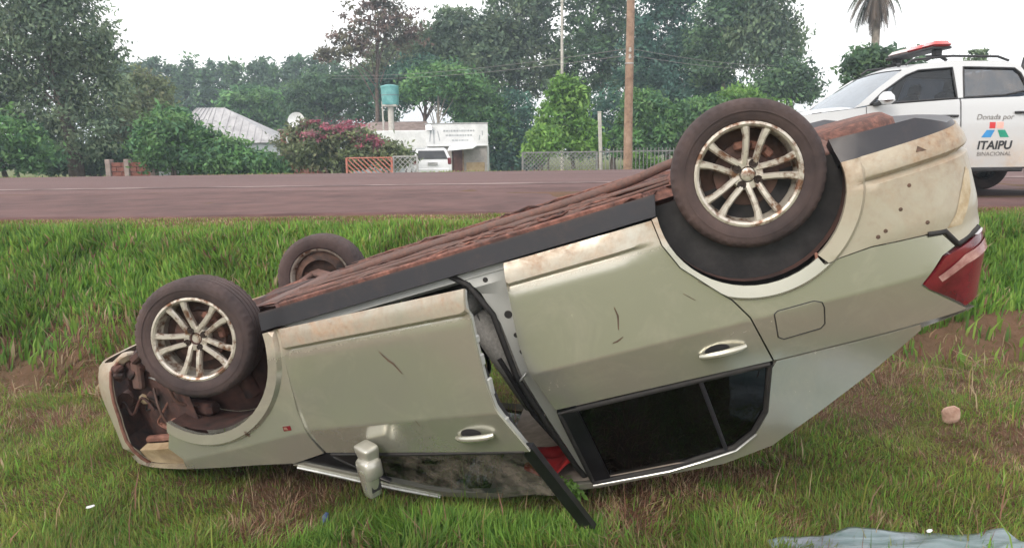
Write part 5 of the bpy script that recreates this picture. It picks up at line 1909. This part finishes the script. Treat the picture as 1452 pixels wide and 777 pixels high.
# signboard shop
s0, s1 = pix(607, 240, 35), pix(691, 240, 35)
shp = empty('roadside_shop', (s0.x, 35, GZ0))
tag(shp, 'small block built shop with a white lettered signboard along its roof edge', 'building')
Ws = s1.x - s0.x
zs0, zs1 = pix(650, 207, 35).z - GZ0, pix(650, 175, 35).z - GZ0
dx0, dx1 = pix(641, 220, 35).x - s0.x, pix(656, 220, 35).x - s0.x
dz = pix(648, 212, 35).z - GZ0
MB().box((dx0 / 2, .1, zs0 / 2), (dx0, .2, zs0), None, .01).build('wall', M_BRICK, shp)
MB().box(((dx1 + Ws) / 2, .1, zs0 / 2), (Ws - dx1, .2, zs0), None, .01).build('wall', M_BRICK, shp)
MB().box(((dx0 + dx1) / 2, .1, (dz + zs0) / 2), (dx1 - dx0, .2, zs0 - dz), None, .0).build('lintel', M_BRICK, shp)
MB().box((Ws / 2, 2.4, zs0 / 2), (Ws - .06, 4.3, zs0 - .02), None, .01).build('building_body', M_WHITE, shp)
MB().box(((dx0 + dx1) / 2, .14, dz / 2), (dx1 - dx0 - .02, .06, dz - .02), None, .01).build('door', M_WOOD, shp)
MB().box((dx1 + .02, -.02, dz / 2), (.07, .10, dz), None, .01).build('door_post', M_POLE, shp)
MB().box((dx1 + .62, -.02, .55), (.9, .05, .5), None, .02).build('stained_base', simple_mat('ochre_stain', (0.30, 0.22, 0.13, 1), (0.42, 0.33, 0.22, 1), 4, .9), shp)
MB().add([(dx0 - .1, -.02, dz + .18), (dx1 + .75, -.02, dz + .2), (dx1 + .55, -.85, dz + .05), (dx0 - .15, -.85, dz - .05), (dx0 - .1, -.02, dz + .15), (dx1 + .75, -.02, dz + .17), (dx1 + .55, -.85, dz + .02), (dx0 - .15, -.85, dz - .08)],
         [(0, 1, 2, 3), (7, 6, 5, 4), (0, 4, 5, 1), (1, 5, 6, 2), (2, 6, 7, 3), (3, 7, 4, 0)]).build('awning', M_WHITE, shp, 0)
sgn_ = MB().box((Ws / 2, -.07, (zs0 + zs1) / 2), (Ws + .12, .12, zs1 - zs0), None, .015).build('signboard', M_WHITE, shp)
MB().box((Ws / 2, -.085, zs0 + .01), (Ws + .16, .16, .07), None, .01).build('sign_frame', M_WHITE, sgn_)
MB().box((Ws / 2, -.085, zs1 - .01), (Ws + .16, .16, .05), None, .01).build('sign_frame', M_STEEL, sgn_)
sr = random.Random(12)
for row, (x0, x1, zz, hh) in enumerate(((.28, .78, .66, .085), (.32, .76, .46, .085), (.42, .70, .24, .06))):
    x = x0
    while x < x1:
        l_ = sr.uniform(.018, .05)
        MB().box((Ws * (x + l_ / 2), -.137, zs0 + (zs1 - zs0) * zz), (Ws * l_, .006, hh * sr.uniform(.8, 1.1)), None, 0).build('sign_stroke', M_SIGNTXT, sgn_, 0)
        x += l_ + .012
for fx_, fz_, hh in ((.06, .45, .5), (.12, .40, .6), (.20, .45, .45), (.88, .35, .22), (.93, .55, .2)):
    MB().box((Ws * fx_, -.137, zs0 + (zs1 - zs0) * fz_), (.05, .006, hh * (zs1 - zs0)), Euler((0, sr.uniform(-.2, .2), 0)), 0).build('sign_stroke', M_SIGNTXT, sgn_, 0)
# lit flood lamp on the signboard corner
lm, n_, p_, o_ = new_mat('lit_lamp')
p_.inputs['Emission Color'].default_value = (1, .98, .95, 1)
p_.inputs['Emission Strength'].default_value = 9
lp = pix(608, 181, 34.6)
fl_ = empty('flood_lamp', (lp.x, lp.y, lp.z))
tag(fl_, 'lit white flood lamp on the corner of the shop signboard', 'lamp')
MB().box((0, .08, 0), (.30, .12, .24), None, .03).build('housing', M_STEEL, fl_)
MB().box((0, .01, 0), (.24, .02, .18), None, .006).build('lens', lm, fl_)
MB().bar((0, .1, 0), (.05, .35, -.1), .03, .03).build('bracket', M_STEEL, fl_)

# white flat roofed annexe and tiled house behind
a0, a1 = pix(498, 240, 38), pix(607, 240, 38)
an = empty('white_annexe', (a0.x, 38, GZ0))
tag(an, 'long low white building with a plain parapet beside the signboard shop', 'building')
za = pix(550, 186, 38).z - GZ0
zb = pix(550, 212, 38).z - GZ0
La = a1.x - a0.x
MB().box((La / 2, 1.6, zb / 2), (La - .2, 3.0, zb), None, .0).build('wall', M_WALLB, an, 0)
MB().box((La / 2, 1.4, (za + zb) / 2), (La, 3.6, za - zb), None, .03).build('parapet', M_WHITE, an)
MB().box((La * .9, -.02 + .1, zb - .45), (.8, .06, .5), None, .01).build('window', M_DARK, an)
MB().box((La / 2, .05, zb - .06), (La + .04, .5, .07), None, .01).build('ledge', M_DARK, an)
t0, t1 = pix(505, 240, 44), pix(602, 240, 44)
th = empty('tiled_house', (t0.x, 44, GZ0))
tag(th, 'house with a flat brown tiled roof behind the white annexe', 'house')
zt, zt2 = pix(550, 186, 44).z - GZ0, pix(550, 171, 44).z - GZ0
Lt = t1.x - t0.x
MB().box((Lt / 2, 2, zt / 2), (Lt - .3, 3.6, zt), None, 0).build('wall', M_WHITE, th, 0)
MB().add([(-.2, 0, zt - .02), (Lt + .2, 0, zt - .02), (Lt, 2, zt2), (.6, 2, zt2), (-.2, 4, zt - .02), (Lt + .2, 4, zt - .02)], [(0, 1, 2, 3), (3, 2, 5, 4), (1, 5, 2), (0, 3, 4), (0, 4, 5, 1)]).build('roof', M_ROOFB, th, 0)

# satellite dish on a low brick block
b0 = pix(418, 205, 40)
blk = empty('brick_outbuilding', (b0.x, 40, GZ0))
tag(blk, 'brown brick outbuilding under the satellite dish', 'building')
zk = pix(418, 186, 40).z - GZ0
MB().box((.2, 1.2, zk / 2), (2.0, 2.4, zk), None, .02).build('wall', M_BRICKR, blk)
MB().box((.2, 1.2, zk + .05), (2.2, 2.6, .1), None, .02).build('roof', M_ROOFB, blk)
MB().box((-.35, -.03, zk - .5), (.2, .06, .5), None, .01).build('window', M_WHITE, blk)
dc = pix(420, 171, 39.6)
dish = empty('satellite_dish', (dc.x, 39.6, blk.location.z + zk + .1))
tag(dish, 'round white satellite dish on the brick outbuilding', 'satellite dish')
cz_ = dc.z - dish.location.z
MB().lathe([(0, .10), (.15, .09), (.28, .05), (.40, -.02), (.45, -.055), (.455, -.045), (.40, 0), (.28, .075), (0, .125)], 28, Matrix.Translation((0, 0, cz_)) @ Matrix.Rotation(radians(-18), 4, 'X')).build('reflector', M_WHITE, dish, 50)
MB().tube([(0, .12, -.02), (0, .12, cz_)], .03, 8).build('mast', M_STEEL, dish, 50)
MB().tube([(0, 0, cz_ - .40), (0, -.45, cz_ - .1)], .012, 6).build('feed_arm', M_STEEL, dish, 50)

# water tank on a pole
wt = pix(557, 230, 41)
tank = empty('water_tank', (wt.x, 41, GZ0))
tag(tank, 'teal water tank on a tall concrete post behind the white annexe', 'water tank')
z0_, z1_ = pix(557, 149, 41).z - GZ0, pix(557, 122, 41).z - GZ0
tm_ = Matrix.Rotation(-pi / 2, 4, 'X')
rT = 12.5 / FPX * 41
MB().lathe([(0, -z0_), (rT * .88, -z0_), (rT * .92, -z0_ - .06), (rT, -z1_ + .12), (rT * 1.04, -z1_ + .1), (rT * 1.02, -z1_ + .02), (rT * .5, -z1_ - .06), (0, -z1_ - .08)], 24, tm_).build('tank', M_TEAL, tank, 40)
MB().lathe([(rT * .965, -(z0_ + z1_) / 2 - .03), (rT * 1.0, -(z0_ + z1_) / 2), (rT * .97, -(z0_ + z1_) / 2 + .03)], 24, tm_).build('tank_band', M_TEALD, tank, 40)
MB().tube([(0, 0, -.2), (0, 0, z0_ + .01)], .17, 10).build('post', M_CONC, tank, 50)
MB().tube([(-.42, 0, -.2), (-.46, 0, z0_ + .2)], .05, 8).build('pipe', M_CONC, tank, 50)
MB().box((0, 0, z0_ - .05), (rT * 1.5, rT * 1.5, .10), None, .02).build('platform', M_CONC, tank)

# red lattice gate and grey lattice gate
g0, g1 = pix(492, 240, 27.2), pix(556, 240, 27.2)


def lattice(name, label, x0, x1, Y, z0, z1, n, mat, cross=False, thick=.035):
    g = empty(name, (x0, Y, GZ0))
    tag(g, label, 'gate' if 'gate' in name else 'fence')
    L = x1 - x0
    for a, b in (((0, 0, z0), (L, 0, z0)), ((0, 0, z1), (L, 0, z1))):
        MB().bar(a, b, .05, .05).build('rail', mat, g)
    for x in (0, L):
        MB().bar((x, 0, -.05), (x, 0, z1), .07, .07).build('post', mat, g)
    H = z1 - z0
    st = (L + H) / n
    for s in ((1,) if not cross else (1, -1)):
        for k in range(1, n):
            c = k * st
            xa, za_ = (c, z0) if c <= L else (L, z0 + c - L)
            xb, zb_ = (c - H, z1) if c >= H else (0, z0 + c)
            if s < 0:
                xa, xb = L - xa, L - xb
            MB().bar((xa, .012 * s, za_), (xb, .012 * s, zb_), thick, .02, (0, 1, 0)).build('slat', mat, g, 0)
    return g


lattice('lattice_gate', 'red painted wooden lattice gate beside the bougainvillea', g0.x, g1.x, 27.2, .35, pix(520, 224, 27.2).z - GZ0, 13, M_RUST, thick=.045)
g2, g3 = pix(558, 240, 27.4), pix(592, 240, 27.4)
lattice('grey_lattice_gate', 'grey metal lattice gate in front of the parked white car', g2.x, g3.x, 27.4, .35, pix(575, 222, 27.4).z - GZ0, 9, M_STEEL, True, .022)

# metal fence beside the road
f0, f1, f2 = pix(741, 235, 26.6), pix(846, 235, 26.6), pix(1010, 235, 26.6)
zf = pix(800, 216, 26.6).z - GZ0
lattice('lattice_fence', 'grey metal lattice fence panel left of the utility pole', f0.x, f1.x, 26.6, .25, zf, 26, M_FENCE, True, .024)
rl = empty('railing_fence', (f1.x + .1, 26.6, GZ0))
tag(rl, 'grey metal railing fence of thin upright bars behind the utility pole', 'fence')
Lr = f2.x - f1.x
for z in (.3, zf):
    MB().bar((0, 0, z), (Lr, 0, z), .04, .05).build('rail', M_FENCE, rl)
bar_ = MB().box((0, 0, (zf + .2) / 2), (.028, .028, zf + .06), None, 0).build('bar', M_FENCE, rl, 0)
for k in range(int(Lr / .14)):
    o = bar_ if k == 0 else bar_.copy()
    if k:
        COL.objects.link(o)
    o.location.x = .1 + k * .14
# loose concrete posts
for u, v, lean, lab in ((850, 160, -.02, 'pale leaning concrete post between the lattice fence and the pole'),):
    p0, p1 = pix(u + 3, 240, 27.5), pix(u, v, 27.5)
    e = empty('concrete_post', (p0.x, 27.5, GZ0))
    tag(e, lab, 'post')
    MB().bar((0, 0, -.1), (p1.x - p0.x, 0, p1.z - GZ0), .13, .13, (0, 1, 0), .02).build('shaft', M_CONC, e)
    MB().box((p1.x - p0.x, 0, p1.z - GZ0 + .02), (.15, .15, .05), None, .015).build('post_cap', M_CONC, e)

# utility pole with wires
pz = pix(890, 240, 25.3)
pole = empty('utility_pole', (pz.x, 25.3, .70))
tag(pole, 'tall wooden utility pole at the roadside carrying thin wires', 'utility pole')
tpx = pix(892, 0, 25.3)
MB().tube([(0, 0, -.3), (0, 0, 2.4), (.02, 0, 5), (.03, 0, 8.6)], [.165, .15, .14, .12], 12).build('shaft', M_POLE, pole, 60)
zw = pix(890, 70, 25.3).z - .70
MB().tube([(0, 0, zw - .5), (0, 0, zw - .46)], .155, 14).build('steel_band', M_STEEL, pole, 60)
for k, dz_ in enumerate((0, .22)):
    MB().lathe([(0, -.12), (.04, -.12), (.055, -.06), (.035, -.02), (.05, .02), (0, .04)], 10, Matrix.Translation((.0, -.14, zw - dz_)) @ Matrix.Rotation(pi / 2, 4, 'X')).build('insulator', M_CONC, pole, 50)
M_WIRE = simple_mat('wire', (0.16, 0.15, 0.15, 1), (0.25, 0.24, 0.24, 1), 5, .6)
for k, (dz_, uL, vL, uR, vR, lab) in enumerate(((0, 470, 108, 1140, 92, 'upper thin wire strung across the trees from the utility pole'), (.22, 470, 112, 1140, 97, 'lower thin wire strung across the trees from the utility pole'))):
    a = pix(uL, vL, 47)
    b = pix(uR, vR, 44)
    c = Vector((pz.x, 25.16, .70 + zw - dz_))
    pts = [a.lerp(c, t) - Vector((0, 0, .55 * 4 * t * (1 - t) * .5)) for t in [i / 12 for i in range(13)]] + [c.lerp(b, t) - Vector((0, 0, .5 * 4 * t * (1 - t) * .5)) for t in [i / 12 for i in range(1, 13)]]
    tag(MB().tube(pts, .009, 5).build('wire', M_WIRE, None, 60), lab, 'wire')
pl2 = pix(797, 200, 40)
p2 = empty('thin_pole', (pl2.x, 40, GZ0))
tag(p2, 'thin grey pole rising among the trees behind the bright green tree', 'pole')
MB().tube([(0, 0, -.2), (0, 0, 4), (0, 0, 9.5)], [.10, .085, .07], 8).build('shaft', M_CONC, p2, 60)
MB().box((0, 0, 9.3), (.16, .16, .3), None, .02).build('pole_cap', M_CONC, p2)

# parked white car seen over the road edge (rear three quarter view)
wc0 = pix(605, 236, 32.6)
wc = empty('parked_hatchback', (wc0.x, 32.6, GZ0), (0, 0, radians(14)))
tag(wc, 'small white hatchback with dark windows parked in front of the shop', 'car')
WPROF = [(-2.0, .30), (-2.02, .75), (-1.96, 1.00), (-1.70, 1.42), (-1.2, 1.50), (.2, 1.46), (1.05, 1.02), (1.85, .86), (1.95, .55), (1.9, .28)]
hw = lambda z: .82 - max(0, z - .95) * .34
# car frame: tail towards -y
mbw = MB()
k = len(WPROF)
mbw.add([(-hw(z), y, z) for y, z in WPROF] + [(hw(z), y, z) for y, z in WPROF], [tuple(range(k)), tuple(range(2 * k - 1, k - 1, -1))] + [(i, i + k, (i + 1) % k + k, (i + 1) % k) for i in range(k)])
mbw.build('body', simple_mat('white_car_paint', (0.66, 0.68, 0.71, 1), (0.75, 0.77, 0.8, 1), 3, .25, coat=.5), wc, 20)
MB().add([(-.66, -1.985, 1.03), (.66, -1.985, 1.03), (.56, -1.735, 1.38), (-.56, -1.735, 1.38)], [(0, 1, 2, 3)]).build('rear_window', M_DARK, wc, 0)
MB().add([(-.68, .96, 1.10), (.68, .96, 1.10), (.66, .26, 1.44), (-.66, .26, 1.44)], [(0, 1, 2, 3)]).build('windscreen', M_DARK, wc, 0)
for s_ in (-1, 1):
    for y0, y1 in ((-1.75, -.75), (-.68, .45)):
        MB().add([(s_ * (hw(1.0) + .006), y0 - .08, 1.0), (s_ * (hw(1.0) + .006), y1 + .25 * (y1 > 0), 1.0), (s_ * (hw(1.40) + .006), min(y1, .12), 1.40), (s_ * (hw(1.40) + .006), y0 + .08, 1.40)], [(0, 1, 2, 3)]).build('side_window', M_DARK, wc, 0)
    MB().box((s_ * .74, -1.97, .92), (.15, .12, .30), None, .03).build('tail_lamp', M_LAMP, wc)
    MB().box((s_ * .62, 1.88, .72), (.3, .14, .16), None, .04).build('headlamp', M_TCH, wc)
    MB().box((s_ * .92, .55, 1.02), (.16, .10, .12), None, .03).build('wing_mirror', M_WHITE, wc)
    for y_ in (-1.25, 1.22):
        MB().lathe([(0, -.09), (.18, -.09), (.2, -.1), (.29, -.09), (.30, .09), (0, .09)], 22, Matrix.Translation((s_ * .74, y_, .29)) @ Matrix.Rotation(pi / 2, 4, 'Z')).build('wheel', M_TYRE, wc, 40)
MB().box((0, -2.03, .50), (1.5, .10, .26), None, .04).build('rear_bumper', M_WHITE, wc)
MB().box((0, -2.06, .82), (.42, .02, .13), None, .005).build('number_plate', M_STEEL, wc)

# ================================================================== LITTER ON THE GRASS
def sheet_mat():
    m, n, p, o = new_mat('pale_plastic')
    v = objvec(n)
    mp = nd(n, 'ShaderNodeMapping')
    mp.inputs['Scale'].default_value = (1.6, 13, 8)
    mp.inputs['Rotation'].default_value = (0, 0, .12)
    n.links.new(v, mp.inputs[0])
    a_, f1 = noise(n, mp.outputs[0], 1.6, 7, .6, .36, .64, (0.04, 0.075, 0.078, 1), (0.26, 0.31, 0.35, 1), dist=.8)
    b_, f2 = noise(n, v, 2.5, 5, .6, .45, .65, (0.16, 0.26, 0.26, 1), (0.20, 0.19, 0.25, 1))
    n.links.new(mixc(n, .40, a_, b_), p.inputs['Base Color'])
    p.inputs['Roughness'].default_value = .3
    p.inputs['Coat Weight'].default_value = .3
    bump(n, p, f1, .6, .02)
    return m


M_SHEET = sheet_mat()


def ground_at(u, v, lift=0.0):
    d = CU * ((u - PW / 2) / FPX) + CV * ((v - PH / 2) / FPX) + _fw
    t = .5
    while t < 60:
        p = Vector((0, 0, EYE)) + d * t
        if p.z < float(terrain(p.x, p.y)) + lift:
            return p
        t += .004
    return p


sp = ground_at(1300, 804, .04)
pm = MB()


def shf(a, b):
    x = (a - .5) * 1.06
    y = (b - .55) * .50 * (1 - .12 * (a - .45) ** 2 * 2) + .03 * (float(vnoise(a * 11, 0, 1, 21)) - .5) + .05 * a
    wv = .008 * sin(b * 26 + 3 * sin(a * 5)) + .008 * sin(a * 9 + b * 4) + .012 * (float(vnoise(a * 9, b * 9, 1, 3)) - .5) * 2
    e = .03 * (float(vnoise(a * 14, b * 3, 1, 6)) - .5)
    return (x + e, y + e * 2.0, .055 + wv)


pm.grid(shf, 40, 24)
so = pm.build('plastic_sheet', M_SHEET, None, 60)
so.location = (sp.x, sp.y, float(terrain(sp.x, sp.y)))
so.modifiers.new('thick', 'SOLIDIFY').thickness = .006
tag(so, 'crumpled pale blue-white plastic sheet lying flat on the dry grass', 'plastic sheet')


def chunk_at(name, u, v, size, mat, label, cat, seed, lift=.045):
    r_ = random.Random(seed)
    p = ground_at(u, v, lift)
    bm = bmesh.new()
    bmesh.ops.create_icosphere(bm, subdivisions=2, radius=.5)
    for vv in bm.verts:
        c = vv.co
        m_ = max(abs(c.x), abs(c.y), abs(c.z))
        vv.co = Vector((c.x / m_ * .42 * .5 + c.x * .5, c.y / m_ * .42 * .5 + c.y * .5, c.z / m_ * .42 * .5 + c.z * .5)) * r_.uniform(.85, 1.1)
        vv.co = Vector((vv.co.x * size[0], vv.co.y * size[1], vv.co.z * size[2]))
    me = bpy.data.meshes.new(name)
    bm.to_mesh(me)
    bm.free()
    me.materials.append(mat)
    o = link(bpy.data.objects.new(name, me))
    o.location = p
    o.rotation_euler = (r_.uniform(-.3, .3), r_.uniform(-.3, .3), r_.uniform(0, 3))
    return tag(o, label, cat)


chunk_at('brick_fragment', 1349, 588, (.12, .035, .12), simple_mat('pink_brick', (0.42, 0.25, 0.19, 1), (0.58, 0.40, 0.32, 1), 20, .9, bmp=.4), 'pale pink broken brick lying on the grass', 'brick', 2, .06)
chunk_at('blue_scrap', 462, 735, (.06, .03, .06), simple_mat('blue_plastic', (0.05, 0.08, 0.20, 1), (0.10, 0.14, 0.30, 1), 20, .4), 'small dark blue plastic scrap among green grass blades', 'scrap', 3, .05)
chunk_at('white_scrap', 128, 718, (.04, .025, .008), M_WHITE, 'tiny white paper scrap on the short grass', 'scrap', 4, .05)
chunk_at('white_scrap', 1318, 752, (.03, .02, .008), M_WHITE, 'tiny white scrap standing at the edge of the plastic sheet', 'scrap', 5, .07)
# broad leaved weed by the pillar tip
wp = ground_at(806, 712, .02)
we = empty('broad_weed', (wp.x, wp.y, float(terrain(wp.x, wp.y))))
tag(we, 'small bright green broad-leaved weed beside the black window pillar', 'weed')
V, F, T, _ = crown_arrays(np.random.default_rng(5), [(0, 0, .09, .05, .05, .04, 1)], 260, .018, 'bright', 0, .03)
mesh_np('leaves', V, F, None, T, M_LEAF, we)
MB().tube([(0, 0, -.02), (.005, 0, .08)], .004, 5).build('stem', M_BARK, we)

# ================================================================== AIR
hz_ = MB().box((0, 190, 9.4), (670, 480, 22), None, 0).build('haze', None or bpy.data.materials.new('haze_air'), None, 0)
hm_ = hz_.data.materials[0]
hm_.use_nodes = True
hn = hm_.node_tree
hn.nodes.clear()
ho_ = hn.nodes.new('ShaderNodeOutputMaterial')
hv = hn.nodes.new('ShaderNodeVolumePrincipled')
hv.inputs['Color'].default_value = (.72, .87, 1.0, 1)
hv.inputs['Density'].default_value = .0023
hv.inputs['Anisotropy'].default_value = .25
hn.links.new(hv.outputs[0], ho_.inputs['Volume'])
tag(hz_, 'thin pale morning haze over the road and the trees', 'haze', kind='stuff')
